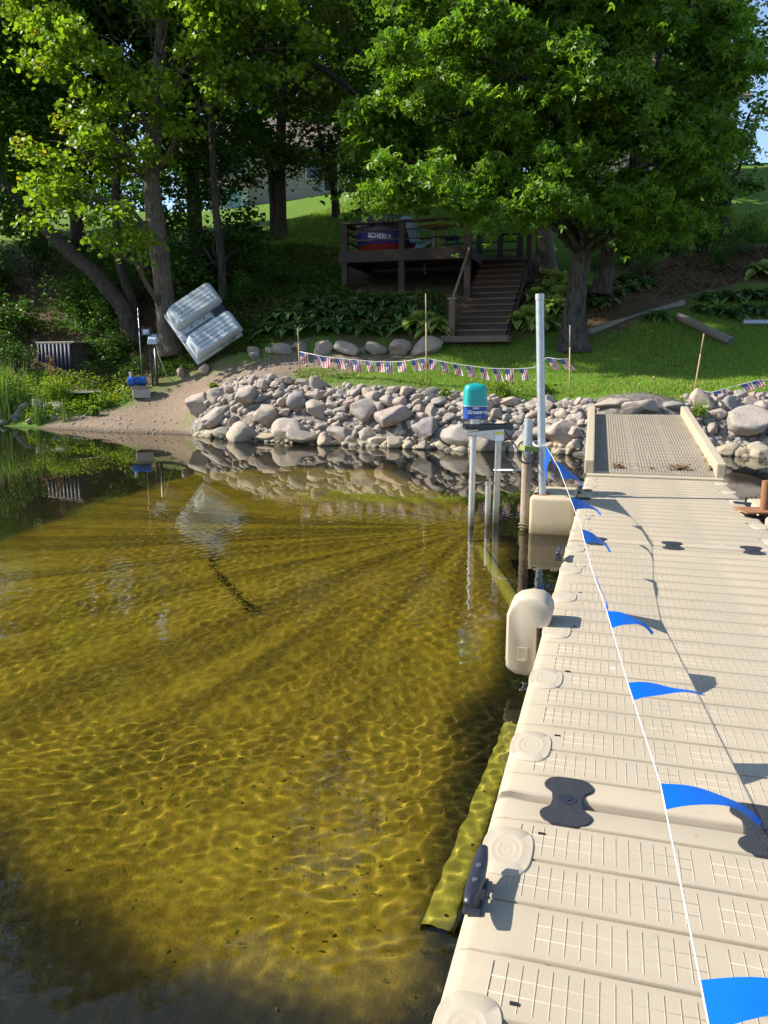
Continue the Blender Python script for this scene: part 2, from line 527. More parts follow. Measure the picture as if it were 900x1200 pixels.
SEC_ME, RID_ME, POC_ME, CPL_ME, BLT_ME = section_mesh(), ridge_mesh(), pocket_mesh(), coupler_mesh(), bolt_mesh()
S0 = (-2.61, .85, 4.31)
holes = MB()
for k in range(6):
    for x in (.135, DOCK_W - .135):
        holes.box((x, .29 + .577 * k + .095, .003), (.018, .008, .004))
for k in range(24):
    holes.box((random.uniform(.1, 1.3), .115 + random.randrange(20) * .1689, -.0045), (random.uniform(.006, .016), .007, .003))
HOL_ME = holes.mesh('drain_slots', M_DARK)
for s0 in S0:
    sec = put('deck_section', SEC_ME, dock, (0, s0, DOCK_Z))
    tag(put('tread_ridges', RID_ME, sec), kind='stuff')
    tag(put('drain_slots', HOL_ME, sec), kind='stuff')
    for k in range(6):
        for x in (.058, DOCK_W - .058):
            put('pocket_cover', POC_ME, sec, (x, .29 + .577 * k, 0))
def coupler(x, y, rz=0.0, parent=dock, z=DOCK_Z):
    c = put('coupler', CPL_ME, parent, (x, y, z + .001), (0, 0, rz)); put('coupler_bolt', BLT_ME, c); return c
for y in (.84, 4.30):
    for x in (.19, .69, 1.19): coupler(x, y)

# cleats: a horn bar on two stubs
def cleat(y, x=.012):
    m = MB(); L = .105; pts, rad = [], []
    for k in range(13):
        f = -1 + k / 6.0
        pts.append((0, f * L, .048 + .012 * abs(f) ** 2)); rad.append(.0155 * (1 - .45 * abs(f) ** 3))
    m.tube(pts, rad, 10)
    c = m.build('cleat', M_BLACKS, dock, (x, y, DOCK_Z), smooth=True, M=Matrix.Diagonal((1.25, 1, 1, 1)))
    b = MB(); b.box((0, -.035, .022), (.03, .03, .05)); b.box((0, .035, .022), (.03, .03, .05)); b.box((0, 0, .004), (.042, .13, .01))
    b.build('cleat_base', M_BLACKS, c, bevel=.004)
    for yy in (-.026, .028):
        s = MB(); s.tube([(0, 0, .058), (0, 0, .0655)], .0062, 10); s.build('screw', M_STEEL, c, (0, yy, 0), smooth=False)
cleat(.37); cleat(3.72, -.03)

# hook-shaped bumper over the left edge
prof = [(-.165, -.21), (-.155, -.225), (-.12, -.248), (-.07, -.252), (-.035, -.24), (-.022, -.22), (-.022, -.02), (-.022, .004), (.02, .004), (.037, .02), (.045, .055), (.04, .09),
        (.02, .12), (-.01, .138), (-.06, .142), (-.115, .128), (-.148, .10), (-.165, .05)]
m = MB(); n = len(prof)
lay = [(-.092, .90), (-.085, .965), (-.07, 1.0), (.07, 1.0), (.085, .965), (.092, .90)]
for y, s in lay:
    m.v += [((x + .06) * s - .06, y, (z + .05) * s - .05) for x, z in prof]
for k in range(len(lay) - 1):
    for i in range(n):
        m.f.append((k * n + i, k * n + (i + 1) % n, (k + 1) * n + (i + 1) % n, (k + 1) * n + i))
m.f.append(tuple(range(n))); m.f.append(tuple(range((len(lay) - 1) * n, len(lay) * n)))
bp = m.build('bumper', M_DOCK2, dock, (-.012, 2.42, DOCK_Z), auto=35)
g = MB()
for yy in (-.04, 0, .04): g.box((-.167, yy, -.08), (.008, .012, .24))
g.build('rib', M_DOCK2, bp, bevel=.003)
g = MB(); g.box((-.085, -.0925, -.14), (.05, .006, .07)); g.box((-.085, -.0945, -.17), (.035, .006, .012)); g.build('grip_slot', plain('slot_shade', (.33, .28, .2), .6), bp, bevel=.002)

# side floats that carry the poles
def side_float(x, y, w, l, flip=1):
    m = MB(); m.box((0, 0, -.16), (w, l, .42)); f = m.build('side_float', M_FLOAT, dock, (x, y, DOCK_Z - .035), bevel=.035, seg=3, auto=50)
    t_ = MB(); t_.tube([(0, 0, .05), (0, 0, .062)], .13, 20); t_.build('pole_socket', M_FLOAT, f, auto=40)
    return f
side_float(-.245, 6.38, .41, .74)
coupler(-.03, 6.12, R(90)); coupler(-.03, 6.64, R(90))
side_float(DOCK_W + .25, 5.72, .42, .46); side_float(DOCK_W + .25, 6.26, .42, .52)
coupler(DOCK_W + .02, 5.60, R(90)); coupler(DOCK_W + .02, 6.28, R(90))

# poles standing beside the dock
M_GALV = plain('galvanised_pipe', (.40, .435, .48), .42, .25, 18, metal=.55, spec=.5, scum=True)
M_RUST = plain('rusty_iron', (.24, .11, .05), .85, .4, 25, bump=.5)
base = dk(6.20, -.335, 0); top = aty(632.5, 346, base.y - .02)
p = thing('mooring_pole', 'tall grey galvanised pipe standing by the far left edge of the dock', 'pole', (base.x, base.y, -.9))
loc0 = Vector((base.x, base.y, -.9))
ax = (Vector((top.x, top.y, top.z)) - base)
m = MB(); m.tube([base - ax * .45 - loc0, top - loc0], .037, 20); m.build('pipe', M_GALV, p, auto=40)
m = MB(); m.tube([top - loc0 - ax * .018, top - loc0 + Vector((0, 0, .012))], .041, 20); m.build('pipe_cap', M_GALV, p, auto=40)
m = MB(); m.tube([base + ax * .145 - loc0, base + ax * .162 - loc0], .075, 16); m.build('collar', M_RUST, p, auto=40)
POLE_BASE, POLE_AX = base, ax

b2 = aty(894, 596, dk(5.75, DOCK_W + .28).y)
p = thing('rusty_pole', 'rusty orange iron pole on the side float at the right edge of the dock', 'pole', (b2.x, b2.y, 0))
m = MB(); m.tube([(0, 0, -.9), (.01, 0, .62)], .034, 14); m.build('pipe', M_RUST, p, auto=40)
m = MB(); m.box((-.02, 0, DOCK_Z + .045), (.34, .26, .014)); m.build('base_plate', M_RUST, p, bevel=.004)

# ------------------------------------------------------------------ pennants on a cord
t = NT('blue_pennant')
fw = t.noise(t.obj(), 9, 3)
t_b = t.mix(fw, (.0, .115, .60), (.005, .155, .70))
o1 = t.bsdf(t_b, .35, t.bump(fw, .25, .01), 0, .5)
tr = t.n('ShaderNodeBsdfTranslucent'); t.l(t_b, tr.inputs[0])
mx = t.n('ShaderNodeMixShader'); mx.inputs[0].default_value = .28; t.l(o1, mx.inputs[1]); t.l(tr.outputs[0], mx.inputs[2])
M_PEN = t.done(mx.outputs[0])
M_CORD = plain('white_cord', (.72, .72, .70), .7, .1, 90)
def hz(px, py, h): return atz(px, py, DOCK_Z + h)
tie = aty(639, 521, POLE_BASE.y - .06)
CORD = [tie, hz(655, 549, .50), hz(668, 583, .40), hz(681.5, 620, .31), hz(692.5, 664, .26), hz(711, 716, .25), hz(735.5, 800, .25), hz(774, 918, .245), hz(819, 1140, .24), hz(842, 1260, .235)]
pn = thing('pennant_string', 'white cord of blue triangular pennants strung along over the dock', 'pennant string', tie)
m = MB(); m.tube([q - tie for q in CORD], .0017, 6)
m.build('cord', M_CORD, pn, smooth=True)
m = MB(); a0 = tie + Vector((-.05, .03, 0))
for k in range(2):
    m.tube([a0 + Vector((math.cos(a) * .058, math.sin(a) * .058, .012 * k + .02 * math.sin(a))) - tie for a in np.linspace(0, 6.28, 18)], .004, 5)
m.build('knot', M_CORD, pn, smooth=True)
def pennant(a, b, tipv, curl, sag, seg=12):
    """hoist edge a-b on the cord, tip at tipv, rippling"""
    a, b, tipv = Vector(a), Vector(b), Vector(tipv)
    V, F = [], []; rows = 5
    nrm = (b - a).cross(tipv - a).normalized()
    mid = (a + b) / 2
    for i in range(seg + 1):
        u = i / seg
        for j in range(rows):
            w = j / (rows - 1)
            e = a.lerp(b, w)
            q = e.lerp(tipv, u)
            q += nrm * (curl * math.sin(u * 3.4 + .5 * w) * u ** .8) + Vector((0, 0, sag * u * (1 - u) * 4)) + nrm * .005 * math.sin(9 * u + 2 * w) * u
            V.append(q - tie)
    for i in range(seg):
        for j in range(rows - 1):
            k = i * rows + j; F.append((k, k + 1, k + rows + 1, k + rows))
    put('pennant', np_mesh('pennant', V, F, M_PEN, True), pn)
def dir_cord(i): return (CORD[i + 1] - CORD[i]).normalized()
RT = Vector((1, .05, 0))
def on_cord(i, f): return CORD[i].lerp(CORD[i + 1], f)
pennant(on_cord(8, .08), on_cord(8, .62), on_cord(8, .3) + Vector((.30, -.03, -.02)), .012, .03)
pennant(on_cord(7, .0), on_cord(7, .19), hz(893, 962, .17), .014, .02)
pennant(on_cord(6, .0), on_cord(6, .22), hz(825, 816, .21), -.012, .02)
pennant(on_cord(5, .0), on_cord(5, .29), hz(766, 741, .18), .01, .02)
pennant(on_cord(4, .0), on_cord(4, .3), hz(713, 714, .012), .02, -.01)
pennant(on_cord(3, .0), on_cord(3, .42), hz(716, 646, .16), .01, .02)
pennant(on_cord(2, .0), on_cord(2, .42), hz(705, 603, .20), .01, .02)
pennant(on_cord(0, .72), on_cord(1, .4), hz(684, 570, .30), .01, .02)
pennant(on_cord(0, .1), on_cord(0, .55), CORD[0] + Vector((.09, -.02, -.30)), .03, .0)
pennant(on_cord(0, .05), on_cord(0, .5), CORD[0] + Vector((.02, -.04, -.36)), -.03, .0)

# ------------------------------------------------------------------ gangway
M_GANG = beige('gangway_plastic', (.275, .235, .175), 1.2)
M_CURB = beige('curb_plastic', (.42, .355, .25), .4)
gl0, gr0 = dk(7.86, -.02, .37), dk(7.86, DOCK_W + .02, .37)
gl1, gr1 = aty(690, 484, 12.75), aty(804.5, 487, 12.55)
gz = (gl1.z + gr1.z) / 2; gl1.z = gr1.z = gz
gw = thing('gangway', 'beige ribbed gangway ramp rising from the dock to the lawn', 'gangway', gl0)
gup = ((gr0 - gl0).cross(gl1 - gl0)).normalized()
N = 22
def glerp(u, w): return gl0.lerp(gl1, u).lerp(gr0.lerp(gr1, u), w)
for k in range(N):
    u0, u1 = k / N + .0012, (k + 1) / N - .0012
    a, b, c, d = glerp(u0, .055), glerp(u0, .945), glerp(u1, .945), glerp(u1, .055)
    V = []
    ac = (d - a).normalized()
    for off, z in ((0, -.05), (0, -.006), (.012, .0), (.5, .003), (-.012, .0), (0, -.006), (0, -.05)):
        pass
    rows = [(0, -.05), (0, -.008), (.06, 0), (.94, 0), (1, -.008), (1, -.05)]
    for f, z in rows:
        V += [a.lerp(d, f) + gup * z - gl0, b.lerp(c, f) + gup * z - gl0]
    F = [(2 * i, 2 * i + 1, 2 * i + 3, 2 * i + 2) for i in range(len(rows) - 1)]
    pl = put('plank', np_mesh('plank', V, F, M_GANG), gw)
    V, F = [], []
    for q in range(38):
        w0 = .02 + q * .0258
        if q in (12, 13, 25, 26): continue
        for f0, f1 in ((.1, .46), (.54, .9)):
            pts = [a.lerp(b, w).lerp(d.lerp(c, w), f) for w, f in ((w0, f0), (w0 + .011, f0), (w0 + .011, f1), (w0, f1))]
            n = len(V)
            V += [x - gl0 for x in pts] + [x + gup * .0022 - gl0 for x in pts]
            F += [(n+4,n+5,n+6,n+7), (n,n+1,n+5,n+4), (n+1,n+2,n+6,n+5), (n+2,n+3,n+7,n+6), (n+3,n,n+4,n+7)]
    tag(put('tread_ridges', np_mesh('tread_ridges', V, F, M_GANG), pl), kind='stuff')
for w in (.0, 1.0):
    m = MB(); off = gup * .05
    m.beam(glerp(-.005, w + (.03 if w < .5 else -.03)) + off - gl0, glerp(1.0, w + (.03 if w < .5 else -.03)) + off - gl0, .105, .17, gup)
    m.build('curb', M_CURB, gw, bevel=.018, seg=2)
for f_ in (.5, .95):
    m = MB(); m.beam(glerp(f_, .1) - gup * .13 - gl0, glerp(f_, .9) - gup * .13 - gl0, .12, .12, gup); m.build('cross_beam', M_CURB, gw)

m = MB(); m.beam(dk(7.78, .0, DOCK_Z + .012) - gl0, dk(7.78, DOCK_W, DOCK_Z + .012) - gl0, .17, .012, (0, 0, 1))
hp = m.build('hinge_plate', M_CURB, gw)
# leaf litter and soil caught at the foot of the ramp
M_LIT = plain('leaf_litter', (.17, .085, .035), .9, .5, 60)
V, F = [], []
lr = np.random.default_rng(3)
for cx, cw, nn in ((.24, .05, 60), (.70, .09, 130), (.93, .02, 60), (.5, .4, 40)):
    for k in range(nn):
        w = lr.normal(cx, cw * .5); w = min(max(w, .07), .93); u = .045 + abs(lr.normal(0, .028)) + (lr.uniform(0, .35) if cx == .93 and k % 3 == 0 else 0)
        c = glerp(u, w) + gup * (.006 + lr.uniform(0, .02)); a_ = lr.uniform(0, 6.28); s = lr.uniform(.008, .028)
        d1 = Vector((math.cos(a_), math.sin(a_), lr.normal(0, .3))) * s; d2 = Vector((-math.sin(a_), math.cos(a_), lr.normal(0, .3))) * s * .6
        n = len(V); V += [c - d1 - gl0, c - d2 - gl0, c + d1 - gl0, c + d2 - gl0]; F.append((n, n + 1, n + 2, n + 3))
lit = tag(put('leaf_litter', np_mesh('leaf_litter', V, F, M_LIT), None, gl0), 'brown leaf litter and soil caught at the foot of the gangway', 'leaf litter', kind='stuff')

# ------------------------------------------------------------------ the blower that keeps the bottom clear
M_ALU = plain('aluminium', (.50, .50, .49), .38, .2, 15, metal=.7, scum=True)
M_TEAL = plain('teal_plastic', (.006, .30, .29), .32, .08, 6, spec=.5, bump=.05)
M_BLUE = plain('blue_plastic', (.012, .055, .29), .35, .08, 6, spec=.5, bump=.05)
M_WHITE = plain('white_paint', (.78, .78, .78), .5, .04)
M_YEL = plain('sticker_yellow', (.62, .66, .08), .5, .05)
M_OLDW = plain('old_wood', (.30, .235, .165), .85, .45, 9, bump=.6, bscale=60, scum=True)
B0 = atz(551, 617, 0); by = B0.y
bl = thing('muck_blower', 'electric lake blower with teal and blue motor cover on an aluminium stand', 'blower', (B0.x, B0.y, -.62))
bo = Vector((B0.x, B0.y, -.62))
def bp_(px, py, y=by): return aty(px, py, y) - bo
m = MB(); m.tube([bp_(551, 617) + Vector((0, 0, -.62)), bp_(555, 508)], .030, 16); m.build('leg_tube', M_ALU, bl, auto=40)
y2 = atz(578, 613, 0).y
m = MB(); q = bp_(580, 613, y2); q2 = bp_(584.5, 512, y2); m.beam(q + Vector((0, 0, -.62)), q2, .055, .055, (0, 1, 0)); m.build('leg_channel', M_ALU, bl, bevel=.004)
m = MB(); pl = [bp_(546, 506), bp_(590, 502), bp_(590, 516), bp_(578, 516), bp_(560, 511), bp_(548, 510)]
n = len(pl); m.v += [p - Vector((0, .05, 0)) for p in pl] + [p + Vector((0, .16, 0)) for p in pl]
m.f += [tuple(range(n)), tuple(range(n, 2 * n))] + [(i, (i + 1) % n, n + (i + 1) % n, n + i) for i in range(n)]
br = m.build('bracket', M_ALU, bl, bevel=.006)
m = MB(); m.beam(bp_(579, 510) - Vector((0, .058, .018)), bp_(588.5, 510) - Vector((0, .058, .018)), .003, .06); m.build('sticker', M_WHITE, bl)
m = MB(); m.beam(bp_(579, 507.5) - Vector((0, .061, 0)), bp_(588.5, 507.5) - Vector((0, .061, 0)), .003, .022); m.build('sticker', M_YEL, bl)
m = MB(); m.beam(bp_(544, 500.5) + Vector((0, -.03, 0)), bp_(598, 499.5) + Vector((0, -.03, 0)), .05, .038); m.beam(bp_(544, 500.5) + Vector((0, .13, 0)), bp_(598, 499.5) + Vector((0, .13, 0)), .05, .038)
m.box(bp_(597, 500) + Vector((0, .05, 0)), (.05, .24, .06)); m.build('rail', M_BLACKS, bl, bevel=.005)
m = MB(); c = bp_(557.5, 497) + Vector((0, .05, 0)); m.tube([c, c + Vector((0, 0, .06))], .058, 18); m.build('neck', M_STEEL, bl, auto=40)
# motor cover: lofted rounded box, blue below and teal above
def cover(z0, z1, w0, w1, d0, d1, dome, yc, name, mat):
    m = MB(); rings = 9; n = 32; V = []
    for k in range(rings + 1):
        u = k / rings
        s = 1.0
        if dome and u > .62:
            v = (u - .62) / .38; s = (max(0, 1 - v ** 3.4)) ** .45 * .98 + .02
        zz = z0 + (z1 - z0) * u
        V += [(x, y + yc, zz) for x, y in superellipse(0, 0, (w0 + (w1 - w0) * u) * s, (d0 + (d1 - d0) * u) * (s if dome else 1), 4.5, n)]
    F = [(k * n + i, k * n + (i + 1) % n, (k + 1) * n + (i + 1) % n, (k + 1) * n + i) for k in range(rings) for i in range(n)]
    m.v, m.f = V, F + [tuple(range(n)), tuple(range(rings * n, (rings + 1) * n))]
    return m.build(name, mat, bl, c + Vector((0, 0, 0)), auto=40)
sc_ = by / (F_PX * cp)              # rough metres per pixel there
zb, zm, zt = (bp_(557, 491).z - c.z), (bp_(557, 476).z - c.z), (bp_(558, 448.5).z - c.z)
cover(zb, zm, .108, .112, .12, .125, False, .05, 'motor_base', M_BLUE)
cover(zm + .003, zt, .113, .104, .126, .11, True, .05, 'motor_cover', M_TEAL)
m = MB(); m.box((0, .05, zm), (.222, .250, .006)); m.build('white_band', M_WHITE, bl, c, bevel=.002)
def lettering(txt, size, loc, mat, parent, rot=(R(90), 0, 0), bold=0.0, shear=0.0, name='lettering', xs=1.0):
    cu = bpy.data.curves.new(name, 'FONT'); cu.body = txt; cu.size = size; cu.align_x = 'CENTER'; cu.align_y = 'CENTER'
    cu.extrude = .0006; cu.offset = bold; cu.shear = shear
    o = bpy.data.objects.new('tmp', cu); COL.objects.link(o)
    dg = bpy.context.evaluated_depsgraph_get(); me = bpy.data.meshes.new_from_object(o.evaluated_get(dg))
    bpy.data.objects.remove(o); me.materials.clear(); me.materials.append(mat); me.name = name
    p = put(name, me, parent, loc, rot); p.scale = (xs, 1, 1); return p
zl = (zb + zm) / 2
lettering('Groomer', .047, c + Vector((.005, .05 - .1275, zl + .004)), M_WHITE, bl, bold=.0018, shear=.2)
lettering('LAKE', .026, c + Vector((-.005, .05 - .1275, zl + .042)), M_WHITE, bl, bold=.0008)
lettering('COMPANY', .012, c + Vector((.02, .05 - .1265, zl - .042)), M_WHITE, bl)
m = MB(); m.tube([bp_(590, 503), bp_(597, 512) + Vector((0, .05, 0)), bp_(604, 522), bp_(607, 530), bp_(617, 540), bp_(640, 568) + Vector((0, .2, 0))], .007, 6)
m.build('power_cable', M_BLACKS, bl, smooth=True)
m = MB(); m.tube([bp_(579, 551, y2), bp_(612, 551)], .012, 8); m.build('brace', M_GALV, bl, auto=40)

# short capped stake
q = atz(571, 615, 0)
p = thing('short_pipe', 'short capped metal pipe in the water between the blower legs', 'pipe', (q.x, q.y, -.6))
tp = aty(571, 566, q.y); m = MB(); m.tube([(0, 0, 0), (0, 0, tp.z + .6)], .027, 14); m.build('pipe', M_ALU, p, auto=40)
m = MB(); m.tube([(0, 0, tp.z + .585), (0, 0, tp.z + .615)], .036, 14); m.tube([(0, 0, tp.z + .58), (.07, .02, tp.z + .60)], .012, 8); m.build('cap', M_STEEL, p, auto=40)

# wooden post with metal sleeve
q = atz(615, 620, 0)
p = thing('mooring_post', 'weathered wooden post with a grey sleeve and green board beside the blower', 'post', (q.x, q.y, -.62))
po = Vector((q.x, q.y, -.62))
tw = aty(617.5, 532, q.y) - po; ts = aty(619.5, 491, q.y) - po
m = MB(); m.tube([(-.02, 0, 0), (0, 0, .62), tw.lerp(Vector((0, 0, .62)), .5), tw], [.052, .05, .046, .047], 12); m.build('wood_pole', M_OLDW, p, auto=40)
m = MB(); m.tube([tw, ts], .042, 16); m.build('metal_sleeve', M_GALV, p, auto=40)
M_GREEN = plain('mossy_board', (.20, .25, .06), .8, .4, 12, bump=.4)
m = MB(); m.beam(aty(612, 525, q.y - .07) - po, aty(643, 528, q.y + .02) - po, .10, .05); m.build('board', M_GREEN, p, bevel=.006)
for zz, rr_ in ((.62 + .02, .056), (.62 + .05, .057)):
    m = MB(); m.tube([(math.cos(a) * rr_, math.sin(a) * rr_, zz + .01 * math.sin(a * 2)) for a in np.linspace(0, 6.2, 16)], .008, 6); m.build('rope_wrap', M_OLDW, p, smooth=True)
m = MB(); m.tube([tw + Vector((math.cos(a) * .09 - .01, math.sin(a) * .06 - .03, .02 + .10 * math.sin(a))) for a in np.linspace(0, 6.2, 20)], .008, 6); m.build('rope_loop', M_BLACKS, p, smooth=True)

# ------------------------------------------------------------------ things lying on the lake bed
M_SUNK = plain('algae_wood', (.22, .21, .024), .9, .35, 10, bump=.5)
a = at_bed(512, 1092, .55); b = at_bed(603, 850, .5)
lg = thing('sunken_plank', 'split yellow-green plank lying under water along the dock', 'plank', a)
V, F = [], []; n = 16
dr = (b - a); sd = Vector((dr.y, -dr.x, 0)).normalized()
sr = random.Random(4)
for k in range(n + 1):
    u = k / n; w = .056 - .010 * u; r1 = sr.uniform(-.005, .005)
    pr = [(-w, -.03), (-w, .02 + r1 * .4), (-w * .35, .03), (0, .026), (w * .3, .03), (w + r1, .022), (w, -.03)]
    V += [dr * u + sd * x + Vector((0, 0, z)) for x, z in pr]
k7 = 7
for k in range(n):
    for i in range(6): F.append((k * k7 + i, k * k7 + i + 1, (k + 1) * k7 + i + 1, (k + 1) * k7 + i))
put('board', np_mesh('board', V, F, M_SUNK), lg)
m = MB(); m.beam(dr * -.0 + sd * .13 + Vector((0, 0, -.03)), dr * .45 + sd * .12 + Vector((0, 0, -.02)), .05, .05); m.build('splinter', M_SUNK, lg)
m = MB()
for u in (.04, .31, .56, .83):
    q_ = dr * u + sd * sr.uniform(-.025, .025); m.tube([q_ + Vector((0, 0, .02)), q_ + Vector((0, 0, .034))], .005, 8)
tag(m.build('nail_holes', M_DARK, lg), kind='stuff')
a = at_bed(562, 640, .1); b = at_bed(603, 705, .30)
lp = thing('sunken_pole', 'pale yellow-green pole slanting down under water below the blower', 'pole', a)
m = MB(); m.tube([Vector((0, 0, 0)), (b - a) * .5 + Vector((0, 0, .01)), b - a, (b - a) * 1.25], [.05, .058, .06, .055], 10); m.build('shaft', M_SUNK, lp, smooth=True)
# a line of dark debris in the middle of the cleared patch
V, F = [], []
arc = [at_bed(px, py, BED_D) for px, py in ((292, 604), (268, 615), (252, 632), (247, 650), (250, 668), (262, 684), (280, 702), (300, 720))]
M_DEB = plain('dark_debris', (.05, .04, .008), .95, .5, 40)
M_DEB2 = plain('yellow_debris', (.42, .36, .05), .95, .3, 40)
def flecks(name, pts, mat, n, spread, smin, smax, label, cat):
    V, F = [], []
    for k in range(n):
        u = lr.uniform(0, len(pts) - 1.001); i = int(u); c = pts[i].lerp(pts[i + 1], u - i) + Vector((lr.normal(0, spread), lr.normal(0, spread), .02 + lr.uniform(0, .03)))
        a_ = lr.uniform(0, 6.28); s = lr.uniform(smin, smax); d1 = Vector((math.cos(a_), math.sin(a_), lr.normal(0, .4))) * s; d2 = Vector((-math.sin(a_), math.cos(a_), lr.normal(0, .4))) * s * .5
        q = len(V); V += [c - d1, c - d2 + Vector((0, 0, .01)), c + d1, c + d2]; F.append((q, q + 1, q + 2, q + 3))
    return tag(put(name, np_mesh(name, V, F, mat)), label, cat, kind='stuff')
flecks('debris_line', arc, M_DEB, 620, .022, .006, .018, 'curved line of dark debris on the clear lake bottom', 'debris')
flecks('pale_flecks', [at_bed(255, 665, .6), at_bed(235, 880, .6), at_bed(420, 960, .6), at_bed(480, 1090, .6), at_bed(430, 800, .6)], M_DEB2, 420, .5, .004, .013, 'small pale flecks scattered over the lake bottom', 'debris')

for o_ in (lg, lp, bl, p):
    for ch in o_.children: ch.cycles.is_caustics_receiver = True
# ------------------------------------------------------------------ shore terrain: a smooth surface through heights read off the photograph
SHORE = [atz(px, py, 0) for px, py in ((0, 499), (60, 503), (130, 507), (215, 509), (255, 513), (300, 517), (400, 522), (520, 527), (640, 530))]
SHORE = [(p.x, p.y) for p in SHORE]
SHORE = [(-80, 33), (-40, 26), (-20, 21.8)] + SHORE + [(3.4, 13.6), (4.4, 13.3)] + [(atz(px, py, 0).x, atz(px, py, 0).y) for px, py in ((850, 533), (900, 536), (980, 538))] + [(14, 12.6), (40, 11), (80, 8)]
CTRL = [(350, 443, 17.5), (300, 450, 17.4), (260, 462, 17.9), (450, 452, 16.6), (560, 462, 15.8), (680, 467, 15.4), (740, 480, 13.6), (800, 476, 14.6), (860, 468, 15.2), (940, 468, 15.2),
        (150, 490, 19.5), (200, 465, 21.0), (130, 470, 21.3), (250, 440, 21.0), (320, 425, 20.5), (420, 425, 19.5), (480, 420, 19.3), (165, 455, 21.3),
        (205, 412, 22.4), (560, 445, 17.6), (560, 420, 19.2), (560, 399, 20.8), (500, 398, 21.0), (670, 410, 20.0), (720, 445, 17.2), (800, 440, 17.6), (800, 402, 20.0), (880, 380, 21.5), (880, 330, 24.5),
        (880, 290, 28), (900, 215, 40), (880, 194, 47), (980, 190, 46), (1100, 230, 36), (1000, 330, 24.5), (760, 370, 21.8), (720, 330, 24.5), (780, 300, 27.5), (760, 275, 31),
        (380, 406, 20.9), (440, 404, 21.0), (400, 354, 22.2), (500, 362, 21.7), (300, 330, 24.0), (300, 285, 30), (340, 252, 40), (300, 241, 48), (280, 245, 52), (370, 229, 52),
        (603, 297, 25.6), (547, 347, 22.3), (472, 341, 22.9), (403, 339, 23.4), (470, 329, 25.0), (540, 328, 24.6), (410, 322, 26.0), (640, 252, 32), (450, 246, 36), (640, 300, 26), (640, 350, 23), (430, 262, 32),
        (50, 390, 24), (0, 452, 21.6), (60, 460, 21.0), (100, 330, 28), (0, 330, 28), (-200, 440, 23), (-200, 330, 30), (150, 280, 36), (0, 250, 45), (250, 370, 22.6), (290, 405, 21.5)]
cw = [tuple(aty(*c)) for c in CTRL]
cw += [(x, y, 0.02) for x, y in SHORE] + [(-30, 60, 12), (-10, 75, 14.5), (15, 75, 15.5), (40, 60, 15), (50, 40, 9), (45, 22, 3.2), (-50, 45, 7), (0, 110, 16), (60, 110, 16), (-60, 110, 16), (30, 18, 1.8), (-35, 30, 1.8)]
CW = np.array(cw)
def tps_fit(P, z, lam=.02):
    n = len(P); d = np.hypot(P[:, None, 0] - P[None, :, 0], P[:, None, 1] - P[None, :, 1])
    K = np.where(d > 0, d * d * np.log(d + 1e-9), 0) + np.eye(n) * lam * 10
    Q = np.hstack([np.ones((n, 1)), P]); A = np.zeros((n + 3, n + 3)); A[:n, :n] = K; A[:n, n:] = Q; A[n:, :n] = Q.T
    return np.linalg.solve(A, np.concatenate([z, np.zeros(3)]))
TW = tps_fit(CW[:, :2], CW[:, 2])
def shore_y(x):
    return np.interp(x, [p[0] for p in SHORE], [p[1] for p in SHORE])
def ground_np(x, y):
    x = np.asarray(x, float); y = np.asarray(y, float)
    sh = x.shape; xf, yf = x.ravel(), y.ravel(); out = np.zeros(len(xf))
    for i in range(0, len(xf), 20000):
        a, b = xf[i:i + 20000], yf[i:i + 20000]
        d2 = (a[:, None] - CW[None, :, 0]) ** 2 + (b[:, None] - CW[None, :, 1]) ** 2
        out[i:i + 20000] = (.5 * d2 * np.log(d2 + 1e-12)) @ TW[:-3] + TW[-3] + TW[-2] * a + TW[-1] * b
    dl = yf - shore_y(xf)                    # >0 on land
    far = np.clip((yf - 60) / 40, 0, 1); out = out * (1 - far) + 15.0 * far
    land = np.maximum(out, np.minimum(.02 + .04 * dl, .3))
    z = np.where(dl > 0, land * np.clip(dl / .6, 0, 1) + 0.0, np.maximum(dl * .38, -1.6))
    return z.reshape(sh)
def gz_(x, y): return float(ground_np(np.array([x]), np.array([y]))[0])
def gpt(px, py, lo=12.5, hi=75.0):
    """where the sight line through a photo pixel meets the terrain"""
    d = ray(px, py); ys = np.linspace(lo, hi, 500); k = ys / d.y
    g = ground_np(d.x * k, ys); zz = CAM_Z + d.z * k
    b = np.nonzero(zz < g)[0]
    i = b[0] if len(b) else len(ys) - 1
    if i > 0:
        f = (zz[i - 1] - g[i - 1]) / max(1e-6, (zz[i - 1] - g[i - 1]) - (zz[i] - g[i])); y = ys[i - 1] + (ys[i] - ys[i - 1]) * min(max(f, 0), 1)
    else: y = ys[i]
    k = y / d.y
    return Vector((d.x * k, y, gz_(d.x * k, y)))
def on_ground(x, y, dz=0.0): return Vector((x, y, gz_(x, y) + dz))

